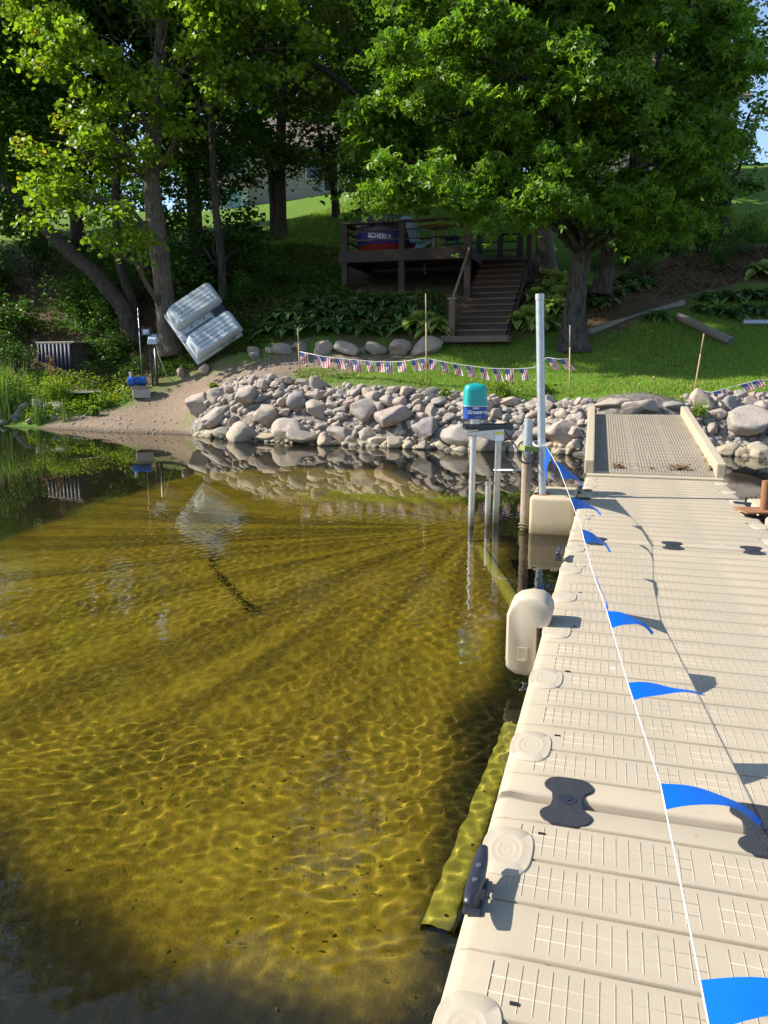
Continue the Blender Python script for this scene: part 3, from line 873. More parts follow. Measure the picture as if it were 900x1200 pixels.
xs = np.concatenate([-np.geomspace(170, 16.4, 40), np.arange(-16, 12, .13), np.geomspace(12.4, 170, 40)])
ys = np.concatenate([np.arange(5.0, 12.5, .8), np.arange(12.6, 26, .12), np.arange(26.2, 40, .4), np.geomspace(41, 260, 40)])
X, Y, F = grid(xs, ys)
Z = ground_np(X, Y)
land = Y - shore_y(X)
Z = Z + np.where(land > 0, ((fbm(X, Y, 2.2, 61, 4) - .5) * .05 + (fbm(X, Y, .5, 62, 3) - .5) * .10) * np.clip(land / 2, .3, 1), 0)
Z = np.where(Y < 13, np.minimum(Z, -.3 - (13 - Y) * .2), Z)
def px_poly(pts): return [(gpt(*p).x, gpt(*p).y) for p in pts]
SAND = px_poly([(30, 508), (58, 496), (90, 487), (150, 478), (175, 462), (215, 448), (250, 430), (300, 417), (345, 412), (420, 411), (500, 412), (512, 418), (480, 428), (420, 436), (350, 441), (300, 450), (270, 470), (230, 480), (232, 512), (240, 520), (150, 522), (60, 516)])
MULCH = px_poly([(690, 395), (760, 372), (830, 350), (905, 332), (980, 320), (980, 285), (880, 285), (800, 298), (740, 310), (700, 350), (650, 352), (600, 372), (600, 398), (520, 400), (500, 400), (380, 404), (310, 408), (240, 425), (190, 440), (100, 455), (40, 440), (-300, 430), (-300, 300), (100, 300), (260, 320), (420, 305), (600, 296), (640, 296)])
LEAFY = px_poly([(270, 320), (290, 288), (350, 285), (400, 288), (400, 330), (340, 345)])
dS = poly_dist(X, Y, SAND); dM = poly_dist(X, Y, MULCH); dL = poly_dist(X, Y, LEAFY)
wob = (fbm(X, Y, 1.3, 71, 4) - .5)
def soft(d, w): return 1 / (1 + np.exp(np.clip((d + wob * w * 2.5) / w * 3, -30, 30)))
bank = soft(np.where((X > -4.5 + wob * 1.0) & (X < 14), np.abs(land - .6) - .75, 9), .3)
me = np_mesh('ground', np.stack([X, Y, Z], -1).reshape(-1, 3), F, None, True)
set_attr(me, 'sand', np.clip(soft(dS, .35), 0, 1).ravel())
set_attr(me, 'mulch', np.clip(soft(dM, .5) + bank + (land < .15) * (X > -6), 0, 1).ravel())
set_attr(me, 'bank', np.clip(bank + (land < .15) * (X > -4.5), 0, 1).ravel())
set_attr(me, 'leafy', soft(dL, .9).ravel())
t = NT('shore_ground'); v = t.geo()
a, b, c, d = t.noise(v, .8, 5), t.noise(v, 7, 5, .65), t.noise(v, 60, 4, .7), t.noise(v, 2.4, 4)
grass = t.mix(a, (.075, .155, .014), (.14, .24, .026))
grass = t.mix(t.ramp(d, [(.5, 0), (.72, .6)]), grass, (.15, .16, .035))
grass = t.mix(t.ramp(c, [(.45, 0), (.6, .5)]), grass, (.03, .06, .008))
sand = t.mix(b, (.165, .122, .085), (.265, .20, .145))
sand = t.mix(t.ramp(c, [(.52, 0), (.64, .6)]), sand, (.16, .11, .07))
sand = t.mix(t.ramp(t.voro(v, 26), [(.08, .6), (.2, 0)]), sand, (.33, .30, .26))
mul = t.mix(b, (.055, .036, .022), (.12, .08, .045))
mul = t.mix(t.ramp(c, [(.55, 0), (.66, .75)]), mul, (.26, .19, .11))
leaf = t.mix(t.ramp(t.voro(v, 9, out='Color'), [(.2, 0), (.8, 1)]), (.16, .10, .03), (.30, .22, .06))
col = t.mix(t.attr('mulch'), grass, mul)
col = t.mix(t.math('MULTIPLY', t.attr('leafy'), t.ramp(b, [(.4, 0), (.55, 1)])), col, leaf)
col = t.mix(t.attr('sand'), col, sand)
grav = t.mix(t.ramp(t.voro(v, 16, out='Color'), [(.1, 0), (.9, 1)]), (.10, .088, .075), (.27, .24, .21))
col = t.mix(t.attr('bank'), col, grav)
wet = t.ramp(t.sep(v)[2], [(.0, .45), (.09, 1.0)])
col = t.mix(1.0, col, wet, 'MULTIPLY')
me.materials.append(t.done(t.bsdf(col, .92, t.bump(t.math('ADD', b, t.math('MULTIPLY', c, .5)), .7, .05), 0, .15)))
tag(put('ground', me), kind='structure')

# ------------------------------------------------------------------ grass blades on the lawn that is near enough to see them
def blades(name, x, y, h0, h1, w, cols, label, lean=.45, seed=1, parent=None, kind='stuff', zoff=0.0):
    r = np.random.default_rng(seed); n = len(x)
    z = ground_np(x, y) + zoff
    a = r.uniform(0, 6.283, n); h = r.uniform(h0, h1, n); b = r.uniform(0, 6.283, n); ln = h * r.uniform(.1, 1, n) * lean
    V = np.zeros((n, 3, 3)); ww = w * r.uniform(.6, 1.3, n)
    V[:, 0] = np.stack([x - np.cos(a) * ww, y - np.sin(a) * ww, z - .02], -1)
    V[:, 1] = np.stack([x + np.cos(a) * ww, y + np.sin(a) * ww, z - .02], -1)
    V[:, 2] = np.stack([x + np.cos(b) * ln, y + np.sin(b) * ln, z + h], -1)
    me = np_mesh(name, V.reshape(-1, 3), np.arange(n * 3).reshape(n, 3), cols)
    set_attr(me, 'tint', np.repeat(r.uniform(0, 1, n), 3))
    o = put(name, me, parent); tag(o, label, None, None, kind); return o
def leafmat(name, c0, c1, c2=None, c2f=.1, trans=.35, rough=.5, spec=.35, attr='tint'):
    """leaf: reflects and lets light through; colour varies leaf by leaf"""
    t = NT(name); f = t.attr(attr)
    stops = [(0.0, c0), (1 - c2f if c2 else 1.0, c1)]
    if c2: stops += [(1 - c2f * .8, c2), (1.0, c2)]
    col = t.ramp(f, stops)
    p = t.bsdf(col, rough, None, 0, spec)
    tr = t.n('ShaderNodeBsdfTranslucent')
    t.l(t.mix(1.0, col, (1.25, 1.35, .55), 'MULTIPLY'), tr.inputs[0])
    m = t.n('ShaderNodeMixShader'); m.inputs[0].default_value = trans
    t.l(p, m.inputs[1]); t.l(tr.outputs[0], m.inputs[2])
    return t.done(m.outputs[0])
M_BLADE = leafmat('grass_blade', (.11, .21, .016), (.24, .37, .045), (.36, .31, .10), .08)
def scatter_px(n, poly_px, seed, dens_pow=1.0):
    """random ground points inside a photo polygon (even on the ground)"""
    r = np.random.default_rng(seed); P = np.array(px_poly(poly_px))
    x0, y0 = P.min(0); x1, y1 = P.max(0)
    xs, ys = [], []
    tot = 0
    while tot < n:
        x = r.uniform(x0, x1, n); y = r.uniform(y0, y1, n)
        k = poly_dist(x, y, P) < 0; xs.append(x[k]); ys.append(y[k]); tot += k.sum()
    return np.concatenate(xs)[:n], np.concatenate(ys)[:n]
lawn_px = [(345, 441), (350, 432), (420, 430), (480, 424), (505, 414), (520, 402), (600, 402), (640, 412), (700, 398), (760, 378), (830, 352), (900, 352), (960, 345), (960, 468), (860, 466), (800, 472), (700, 466), (560, 460), (450, 451)]
gx, gy = scatter_px(90000, lawn_px, 3)
blades('lawn_grass', gx, gy, .03, .085, .008, M_BLADE, 'short green lawn grass above the rock bank', seed=2)

hx, hy = scatter_px(42000, [(275, 300), (330, 262), (420, 232), (640, 235), (640, 290), (560, 280), (400, 285)], 13)
blades('hill_grass', hx, hy, .06, .16, .022, M_BLADE, 'rougher grass on the hill behind the deck', seed=5)
hx, hy = scatter_px(30000, [(700, 290), (780, 262), (960, 240), (960, 288), (860, 284), (790, 296)], 14)
blades('slope_grass', hx, hy, .06, .16, .022, M_BLADE, 'rougher grass on the hill right of the maple', seed=6)
# ------------------------------------------------------------------ rocks
def rockmat(name):
    t = NT(name); v = t.obj(); w = t.geo(); r = t.rnd()
    base = t.ramp(r, [(0, (.285, .23, .185)), (.16, (.41, .33, .26)), (.32, (.19, .185, .18)), (.46, (.43, .33, .255)), (.6, (.335, .27, .215)), (.72, (.22, .225, .215)), (.84, (.36, .25, .195)), (.93, (.15, .15, .15)), (1, (.46, .395, .32))])
    a, b, c = t.noise(v, 2.6, 6, .65), t.noise(v, 11, 5, .7), t.noise(w, 90, 3, .7)
    col = t.mix(t.ramp(a, [(.35, .0), (.7, .55)]), base, (.42, .37, .32))
    col = t.mix(t.ramp(b, [(.5, 0), (.72, .6)]), col, (.12, .105, .09))
    col = t.mix(t.ramp(c, [(.58, 0), (.7, .5)]), col, (.09, .085, .08))
    z = t.sep(w)[2]; zz = t.math('ADD', z, t.math('MULTIPLY', b, .08))
    stain = t.ramp(zz, [(.0, 0), (.06, 1), (.19, .9), (.25, 0)])
    col = t.mix(t.math('MULTIPLY', stain, .42), col, (.40, .33, .18))
    wet = t.ramp(zz, [(.035, .28), (.075, 1)])
    col = t.mix(1.0, col, wet, 'MULTIPLY')
    return t.done(t.bsdf(col, .82, t.bump(t.math('ADD', b, t.math('MULTIPLY', c, .4)), .55, .04), 0, .3))
M_ROCK = rockmat('field_stone')
def rock_mesh(seed, cuts=5, flat=1.0):
    r = random.Random(seed); bm = bmesh.new()
    bmesh.ops.create_icosphere(bm, subdivisions=4, radius=1.0)
    off = Vector((r.uniform(0, 99), r.uniform(0, 99), r.uniform(0, 99)))
    planes = []
    for k in range(cuts):
        n = Vector((r.gauss(0, 1), r.gauss(0, 1), r.gauss(0, .8))).normalized(); planes.append((n, r.uniform(.42, .8)))
    for v in bm.verts:
        p = v.co.copy()
        for n, d in planes:
            q = p.dot(n) - d
            if q > 0: p -= n * q * .82
        p *= 1 + .16 * mnoise.noise(p * 1.1 + off) + .06 * mnoise.noise(p * 2.7 + off) + .025 * mnoise.noise(p * 6 + off)
        p.z *= flat; v.co = p
    me = bpy.data.meshes.new('rock'); bm.to_mesh(me); bm.free()
    me.polygons.foreach_set('use_smooth', np.ones(len(me.polygons), dtype=bool)); me.materials.append(M_ROCK); return me
ROCKS = [rock_mesh(100 + k, 6 + k % 6, .85 if k % 3 else .7) for k in range(14)]
rr_ = random.Random(21)
def place_rock(p, s, parent=None, name='rock', squash=(.75, 1.25), sink=.25, origin=None, rz=None, me=None, tilt=.35):
    sx, sy, sz = s * rr_.uniform(.85, 1.3), s * rr_.uniform(.8, 1.15), s * rr_.uniform(*squash)
    o = put(name, me or rr_.choice(ROCKS), parent, Vector(p) + Vector((0, 0, sz * (.85 - sink * 1.7))) - (origin or Vector()), (rr_.gauss(0, tilt), rr_.gauss(0, tilt), rr_.uniform(0, 6.28) if rz is None else rz), (sx, sy, sz))
    return o
def pxs(px, py, rpx, up=0):
    """ground spot below a stone seen at px,py with radius rpx in the photo"""
    p = gpt(px, py + rpx * .55); return p, rpx * p.y / F_PX
# stones a viewer can point at, each a thing of its own
SPECIAL = [(235, 470, 20, 'large pale boulder standing alone on the sand at the left end of the rock bank', 1.0),
           (291, 459, 19, 'flat-topped pinkish boulder at the upper left corner of the rock bank', .75),
           (360, 508, 23, 'broad pale boulder at the waterline near the left third of the rock bank', .7),
           (497, 500, 20, 'tall grey boulder at the waterline left of the blower', 1.0),
           (655, 501, 27, 'wide pale boulder at the waterline behind the tall galvanised pole', .75),
           (876, 488, 33, 'huge slanting pinkish boulder at the right edge of the rock bank', .85)]
taken = []
for px, py, rp, lab, sq in SPECIAL:
    p, s = pxs(px, py, rp); taken.append((p.x, p.y, s))
    o = place_rock(p, s, None, 'boulder', (.85 * sq, .95 * sq), .2, me=ROCKS[len(taken) % 14], tilt=.15)
    tag(o, lab, 'boulder')
def fill_bank(poly, label, n_big, sizes, seed, extra=()):
    r = random.Random(seed); P = np.array(px_poly(poly)); (x0, y0), (x1, y1) = P.min(0), P.max(0)
    cx, cy = P.mean(0); org = on_ground(cx, cy)
    t_ = thing('rock_bank', label, 'rock bank', org)
    pts = list(taken); cnt = 0
    for s, tries in sizes:
        xs = np.array([r.uniform(x0, x1) for _ in range(tries)]); ys = np.array([r.uniform(y0, y1) for _ in range(tries)])
        ok = poly_dist(xs, ys, P) < 0; zs = ground_np(xs, ys)
        for x, y, k, z in zip(xs, ys, ok, zs):
            if not k: continue
            if s >= .26 and y - shore_y(x) > .75: continue
            ss = s * r.uniform(.85, 1.2)
            if all((x - a) ** 2 + (y - b) ** 2 > ((ss + c) * .58) ** 2 for a, b, c in pts):
                pts.append((x, y, ss)); place_rock((x, y, z), ss, t_, 'rock', (.65, .95), .30, org); cnt += 1
    # gravel and small stones in the joints: too many and too small to pick apart
    V, F = [], []
    ico = bmesh.new(); bmesh.ops.create_icosphere(ico, subdivisions=1, radius=1); iv = [v.co.copy() for v in ico.verts]; fi = [tuple(v.index for v in f.verts) for f in ico.faces]; ico.free()
    for k in range(2600):
        x, y = r.uniform(x0, x1), r.uniform(y0, y1)
        if poly_dist(np.array([x]), np.array([y]), P)[0] > .15: continue
        s = r.uniform(.025, .095); z = gz_(x, y) + s * .3; n = len(V)
        sc = (s * r.uniform(.8, 1.5), s * r.uniform(.8, 1.3), s * r.uniform(.6, 1))
        V += [Vector((v.x * sc[0] * r.uniform(.85, 1.15), v.y * sc[1] * r.uniform(.85, 1.15), v.z * sc[2])) + Vector((x, y, z)) - org for v in iv]; F += [tuple(i + n for i in f) for f in fi]
    tag(put('small_stones', np_mesh('small_stones', V, F, M_ROCK, True), t_), kind='stuff')
    return cnt
n1 = fill_bank([(228, 515), (244, 474), (260, 458), (300, 452), (350, 450), (450, 460), (560, 468), (640, 471), (692, 472), (694, 480), (684, 500), (672, 531), (600, 531), (520, 530), (400, 525), (300, 519)],
               'grey and pinkish fieldstone bank sloping from the lawn into the lake left of the gangway', 0,
               [(.36, 120), (.28, 300), (.20, 300), (.155, 1600), (.125, 3500), (.10, 5000), (.08, 4000)], 5)
n2 = fill_bank([(838, 534), (826, 510), (815, 490), (812, 472), (850, 465), (985, 465), (985, 540), (900, 539)],
               'fieldstone bank at the water right of the gangway beside the huge slanting boulder', 0,
               [(.30, 30), (.22, 120), (.17, 400), (.12, 1200), (.09, 1500)], 6)
print('rocks', n1, n2)
# flat stones laid behind the top of the gangway
fs = thing('stone_sill', 'row of flat grey stones laid behind the top of the gangway', 'stones', gpt(755, 478))
fo = fs.location.copy()
for px, py, rp in ((718, 470, 24), (758, 473, 22), (790, 474, 17), (822, 474, 22), (740, 477, 14)):
    p = gpt(px, py + 3); s = rp * p.y / F_PX
    o = put('stone', ROCKS[(px // 7) % 14], fs, p - fo + Vector((0, 0, .0)), (0, 0, rr_.uniform(-.3, .3)), (s * 1.15, s * .75, .15))
# border stones below the planted bank
bd = thing('stone_border', 'row of rounded grey border boulders below the planted bank beside the stairs', 'stone border', gpt(400, 405))
bo_ = bd.location.copy()
for px, py, rp in ((318, 407, 8), (332, 404, 12), (352, 401, 12), (378, 401, 15), (408, 402, 17), (439, 403, 14), (467, 401, 16), (497, 398, 20), (296, 408, 8), (424, 408, 7), (300, 414, 7)):
    p = gpt(px, py + rp * .7); s = rp * p.y / F_PX
    place_rock(p, s, bd, 'stone', (.75, .9), .3, bo_, tilt=.15)
for px, py, rp, lab in ((212, 437, 7, 'small round grey stone in the sand under the leaning boat'), (240, 434, 8, 'smooth blue-grey stone right below the leaning boat')):
    p = gpt(px, py + 4); s = rp * p.y / F_PX; tag(place_rock(p, s, None, 'stone', (.9, 1.0), .15), lab, 'stone')
# left shore stones
ls = thing('shore_stones', 'grey cobbles along the water at the foot of the reeds', 'stones', gpt(30, 490)); lo = ls.location.copy()
for px, py, rp in ((27, 480, 10), (8, 484, 8), (45, 475, 9), (60, 474, 8), (72, 477, 9), (18, 490, 6), (36, 493, 6), (50, 489, 5), (5, 495, 6), (-8, 488, 9), (62, 488, 4), (-20, 492, 9)):
    p = gpt(px, py + rp * .4); s = rp * p.y / F_PX; place_rock(p, s, ls, 'stone', (.75, .95), .2, lo)
p = gpt(104, 462); s = 28 * p.y / F_PX
o = put('slab', ROCKS[3], None, p + Vector((0, 0, .06)), (0, .05, .3), (s * 1.1, s * .8, .13)); tag(o, 'wide flat stone slab in the weeds left of the blue pump', 'stone slab')
# loose pebbles on the sand
px_, py_ = scatter_px(500, [(60, 500), (150, 480), (215, 452), (300, 422), (420, 420), (350, 440), (270, 462), (235, 508), (150, 515)], 9)
V, F = [], []
ico = bmesh.new(); bmesh.ops.create_icosphere(ico, subdivisions=1, radius=1); iv = np.array([v.co for v in ico.verts]); fi = np.array([[v.index for v in f.verts] for f in ico.faces]); ico.free()
r2 = np.random.default_rng(8); zz = ground_np(px_, py_); ss = r2.uniform(.008, .035, len(px_))
V = (iv[None] * ss[:, None, None] * r2.uniform(.6, 1.3, (len(px_), 1, 3)) + np.stack([px_, py_, zz + .01], -1)[:, None]).reshape(-1, 3)
F = (fi[None] + (np.arange(len(px_)) * 12)[:, None, None]).reshape(-1, 3)
tag(put('pebbles', np_mesh('pebbles', V, F, M_ROCK, True)), 'loose pebbles on the sandy path', kind='stuff')
# ------------------------------------------------------------------ trees, shrubs, plants
def bark(name, c0, c1, sc=1.0):
    t = NT(name); v = t.obj()
    s = t.scale(v, (7 * sc, 7 * sc, 1.1 * sc)); a = t.noise(s, 2.4, 6, .7, .6); b = t.noise(v, 1.7, 4); c = t.noise(v, 30, 3)
    col = t.mix(t.ramp(a, [(.36, 0), (.62, 1)]), c0, c1)
    col = t.mix(t.ramp(b, [(.55, 0), (.75, .5)]), col, tuple(x * 1.5 for x in c1))
    col = t.mix(t.ramp(c, [(.5, 0), (.7, .35)]), col, tuple(x * .5 for x in c0))
    return t.done(t.bsdf(col, .92, t.bump(a, .9, .05), 0, .2))
M_BARK = bark('maple_bark', (.022, .018, .016), (.125, .110, .098))
M_BARK2 = bark('basswood_bark', (.075, .062, .048), (.20, .165, .13), 1.5)
M_BARK3 = bark('dark_bark', (.035, .028, .022), (.11, .09, .07), 1.3)
M_LF_MAPLE = leafmat('maple_leaf', (.065, .150, .016), (.175, .295, .030), (.28, .37, .045), .16, .50, .42, .45)
M_LF_BASS = leafmat('basswood_leaf', (.10, .185, .014), (.25, .345, .028), (.40, .28, .02), .06, .50, .45, .4)
M_LF_OLIVE = leafmat('olive_leaf', (.070, .100, .014), (.170, .200, .030), (.28, .15, .02), .08, .40)
M_LF_DARK = leafmat('dark_leaf', (.026, .075, .012), (.075, .150, .018), (.15, .19, .03), .12, .34)
M_LF_SHRUB = leafmat('shrub_leaf', (.035, .095, .012), (.10, .190, .020), (.20, .23, .04), .10, .34)

def leaf_arrays(C, size, r, up=.55, shape=.62, fold=.22, kind='plain'):
    """C (n,3) leaf centres -> vertices (n,4,3): a kite folded along its midrib"""
    n = len(C)
    nrm = r.normal(0, 1, (n, 3)); nrm[:, 2] = np.abs(nrm[:, 2]) + up * 1.6; nrm /= np.linalg.norm(nrm, axis=1)[:, None]
    ax = r.normal(0, 1, (n, 3)); ax[:, 2] -= .35; ax -= nrm * (ax * nrm).sum(1)[:, None]; ax /= np.linalg.norm(ax, axis=1)[:, None]
    sd = np.cross(nrm, ax); s = size * r.uniform(.6, 1.25, n)[:, None]
    w = shape * s * .5
    up_ = nrm * s * fold * .4
    A = C - ax * s * .5; B = C + ax * s * .5 - nrm * s * .12
    if kind == 'maple':          # three pointed lobes
        out = [A]
        for sg, ln in ((0, 1.0), (1, .78), (-1, .78)):
            d = ax if sg == 0 else ax * .45 + sd * sg * .89
            q = np.cross(nrm, d)
            tip = A + d * s * ln - nrm * s * .10 * ln; mid = A + d * s * ln * .52 + up_ * .6
            out += [mid - q * s * .21 * ln, tip, mid + q * s * .21 * ln]
        return np.stack(out, 1)
    m1 = C - ax * s * .26; m2 = C + ax * s * .12
    return np.stack([A, m1 - sd * w * .85 + up_, m2 - sd * w + up_, B, m2 + sd * w + up_, m1 + sd * w * .85 + up_], 1)
LEAF_F = {'maple': np.array([[0, 1, 2], [0, 2, 3], [0, 4, 5], [0, 5, 6], [0, 7, 8], [0, 8, 9]]), 'plain': np.array([[0, 1, 2], [0, 2, 3], [0, 3, 4], [0, 4, 5]])}
def leaf_faces(n, kind):
    f = LEAF_F[kind]; k = 10 if kind == 'maple' else 6
    return (np.arange(n)[:, None, None] * k + f[None]).reshape(-1, 3), k
def leaves_mesh(name, clumps, per, spread, size, mat, seed, flat=.5, up=.55, shape=.62, tint_bias=None, kind='plain'):
    """clumps (k,3) spray centres; `per` leaves round each"""
    r = np.random.default_rng(seed); k = len(clumps)
    sp = spread * r.uniform(.6, 1.3, (k, 1, 1))
    off = r.normal(0, .5, (k, per, 3)) * sp; off[:, :, 2] *= flat
    off[:, :, 2] -= (off[:, :, 0] ** 2 + off[:, :, 1] ** 2) / (spread * 2.2)      # sprays droop outwards
    C = (clumps[:, None] + off).reshape(-1, 3)
    V = leaf_arrays(C, size, r, up, shape, kind=kind); n = len(C)
    F, nk = leaf_faces(n, kind)
    me = np_mesh(name, V.reshape(-1, 3), F, mat, True)
    tb = np.clip(r.uniform(0, 1, n) * .62 + np.repeat(r.uniform(0, .38, k), per), 0, 1)
    if tint_bias is not None: tb = np.clip(tb + np.repeat(tint_bias, per), 0, 1)
    set_attr(me, 'tint', np.repeat(tb, nk))
    return me
def blob_clumps(blobs, r, dens, spray=0):
    out = []
    for c, rad in blobs:
        c, rad = np.array(c), np.array(rad); n = max(4, int(dens * (rad[0] * rad[1] + rad[0] * rad[2] + rad[1] * rad[2])))
        d = r.normal(0, 1, (n, 3)); d /= np.linalg.norm(d, axis=1)[:, None]
        if spray <= 0:
            out.append(c + d * rad * (r.uniform(.30, 1.08, n) ** .55)[:, None]); continue
        # boughs: flat leafy sprays set on the outside of the lobe with gaps between them
        ns = max(5, int(1.9 * (rad[0] * rad[1] + rad[0] * rad[2] + rad[1] * rad[2]) / (3 * spray * spray) * .42))
        e = r.normal(0, 1, (ns, 3)); e /= np.linalg.norm(e, axis=1)[:, None]; sc_ = c + e * rad * (r.uniform(.35, 1.1, ns) ** .45)[:, None]
        w = r.integers(0, ns, n); q = r.normal(0, .48, (n, 3)) * spray; q[:, 2] *= .42
        q[:, 2] -= (q[:, 0] ** 2 + q[:, 1] ** 2) * .35 / spray
        out.append(sc_[w] + q)
    return np.concatenate(out)
def trunk_mesh(name, pts, rads, mat, n=14, flare=1.5, seed=0, knob=.06):
    pts = [Vector(p) for p in pts]; P, Rr = [], []
    for i in range(len(pts) - 1):
        for k in range(6):
            u = k / 6; P.append(pts[i].lerp(pts[i + 1], u)); Rr.append(rads[i] + (rads[i + 1] - rads[i]) * u)
    P.append(pts[-1]); Rr.append(rads[-1])
    sm = [P[0]] + [(P[i - 1] + P[i] * 2 + P[i + 1]) / 4 for i in range(1, len(P) - 1)] + [P[-1]]
    h0 = sm[0].z
    Rr = [q * (1 + (flare - 1) * math.exp(-max(0, p.z - h0) / .35)) for p, q in zip(sm, Rr)]
    m = MB(); m.tube(sm, Rr, n)
    o = Vector((seed * 3.7, 1, 2))
    V = []
    for i, p in enumerate(m.v):
        c = sm[min(i // n, len(sm) - 1)]; d = Vector(p) - c
        a = math.atan2(d.y, d.x); f = 1 + knob * mnoise.noise(Vector((math.cos(a) * 2, math.sin(a) * 2, p[2] * .9)) + o) * 2 + .05 * math.sin(a * 5 + seed) * math.exp(-max(0, p[2] - h0) / .6) * 2
        V.append(c + d * f)
    m.v = V
    return m.mesh(name, mat, smooth=True)
def limb_pts(a, b, r, sag=.12):
    a, b = Vector(a), Vector(b); L = (b - a).length; o = []
    for k in range(6):
        u = k / 5; p = a.lerp(b, u); p.z += math.sin(u * 3.14) * L * sag
        o.append(p + Vector((r.gauss(0, 1), r.gauss(0, 1), r.gauss(0, 1))) * L * .03 * (0 < k < 5))
    return o
def tree(name, label, base, trunk, rads, blobs, leafmat_, barkmat, seed, dens=26, per=22, spread=.42, size=.11, shape=.7, limbs=True, group=None, stems=(), up=.55, tint=None, flare=1.5, cat='tree', spray=0, kind='plain'):
    """trunk: points relative to base; blobs: (centre, radii) in world space"""
    base = Vector(base); r = np.random.default_rng(seed); rp = random.Random(seed)
    t_ = thing(name, label, cat, base, 0, group)
    put('trunk', trunk_mesh('trunk', trunk, rads, barkmat, 16, flare, seed), t_)
    for s_pts, s_r in stems:
        put('trunk', trunk_mesh('trunk', s_pts, s_r, barkmat, 14, 1.25, seed + 5), t_)
    rel = [(np.array(c) - np.array(base), rad) for c, rad in blobs]
    if limbs:
        tp = [Vector(q) for q in trunk]
        for c, rad in rel:
            c = Vector(c)
            # leave the trunk somewhat below the blob
            best = min(range(1, len(tp)), key=lambda i: abs(tp[i].z - (c.z - (c - tp[i]).length * .35)))
            a = tp[best]; w = rads[best] * .36
            m = MB(); lp_ = limb_pts(a, c, rp); m.tube(lp_, [w, w * .8, w * .62, w * .45, w * .3, w * .14], 8)
            lo_ = m.build('limb', barkmat, t_, smooth=True)
            m = MB()
            for k in range(7):
                d = Vector(r.normal(0, 1, 3)).normalized(); e = c + Vector((d.x * rad[0], d.y * rad[1], d.z * rad[2])) * .8
                m.tube(limb_pts(lp_[rp.choice((2, 3, 4))], e, rp, .06), [w * .28, w * .22, w * .17, w * .12, w * .08, w * .04], 5, cap=False)
            tag(m.build('twigs', barkmat, t_, smooth=True), kind='stuff')
    cl = blob_clumps(rel, r, dens, spray)
    bias = None
    if tint is not None: bias = tint(cl + np.array(base))
    put('crown', leaves_mesh('crown', cl, per, spread, size, leafmat_, seed, tint_bias=bias, shape=shape, up=up, kind=kind), t_)
    return t_
def B(px, py, y, rx, ry, rd=None):
    """crown lobe seen at px,py (photo), y metres away, radii in photo pixels"""
    c = aty(px, py, y); k = c.y / F_PX
    return (tuple(c), (rx * k, (rd if rd else (rx + ry) / 2) * k, ry * k))
def T(base, pts):
    return [aty(px, py, y) - base for px, py, y in pts]

# the big maple in front of the stairs
b = gpt(672, 408); b.z -= .1
tk = [Vector((0, 0, 0))] + T(b, [(672, 370, b.y), (682, 300, b.y), (684, 250, b.y + .1), (672, 160, b.y), (668, 90, b.y + .2), (690, 0, b.y), (700, -120, b.y)])
st = [T(b, [(704, 345, b.y + 2.2), (712, 300, b.y + 2.2), (735, 240, b.y + 1.8), (755, 140, b.y + 1.4), (780, 20, b.y + 1.2)]), [Vector((-.05, .1, 2.6))] + T(b, [(650, 190, b.y + .2), (610, 150, b.y), (560, 90, b.y)])]
blobs = [B(470, 190, 20.6, 48, 38), B(462, 120, 20.2, 45, 50), B(520, 130, 19.4, 62, 55), B(510, 50, 19.2, 70, 55), B(585, 185, 19.0, 58, 40), B(580, 90, 18.6, 62, 52), B(640, 110, 17.6, 74, 55),
         B(600, 15, 18.6, 80, 55), B(690, 35, 17.8, 70, 60), B(650, 190, 18.2, 45, 32), B(722, 185, 17.8, 62, 42), B(765, 105, 18.2, 65, 52), B(765, 25, 18.6, 80, 60), B(815, 175, 18.8, 52, 48), B(840, 95, 19.2, 52, 55), B(850, 10, 19.6, 50, 60),
         B(665, 232, 18.6, 60, 26), B(745, 240, 18.8, 55, 28), B(560, 222, 18.7, 46, 20), B(500, 214, 19.2, 44, 20), B(535, 205, 18.2, 50, 24), B(470, 200, 18.8, 40, 24), B(600, 222, 17.8, 44, 18), B(800, 232, 19.6, 42, 28), B(612, 232, 19.5, 38, 18), B(780, 268, 21.5, 45, 22), B(700, 140, 20.8, 85, 60), B(600, 150, 21.5, 80, 60),
         B(540, -70, 19.5, 95, 70), B(660, -90, 18.6, 110, 70), B(790, -80, 19.2, 90, 70), B(620, -190, 20, 120, 70), B(740, -190, 20, 110, 70), B(520, -150, 20.5, 80, 60)]
tree('maple_tree', 'big maple with dark furrowed double trunk on the lawn right of the stairs', b, tk, [.27, .245, .235, .22, .20, .17, .13, .07], blobs, M_LF_MAPLE, M_BARK, 1, dens=27, per=23, spread=.30, size=.165, shape=.9, spray=.5, kind='maple', up=.22,
     stems=[(st[0], [.25, .23, .21, .15, .09]), (st[1], [.17, .14, .11, .06])], flare=1.95)

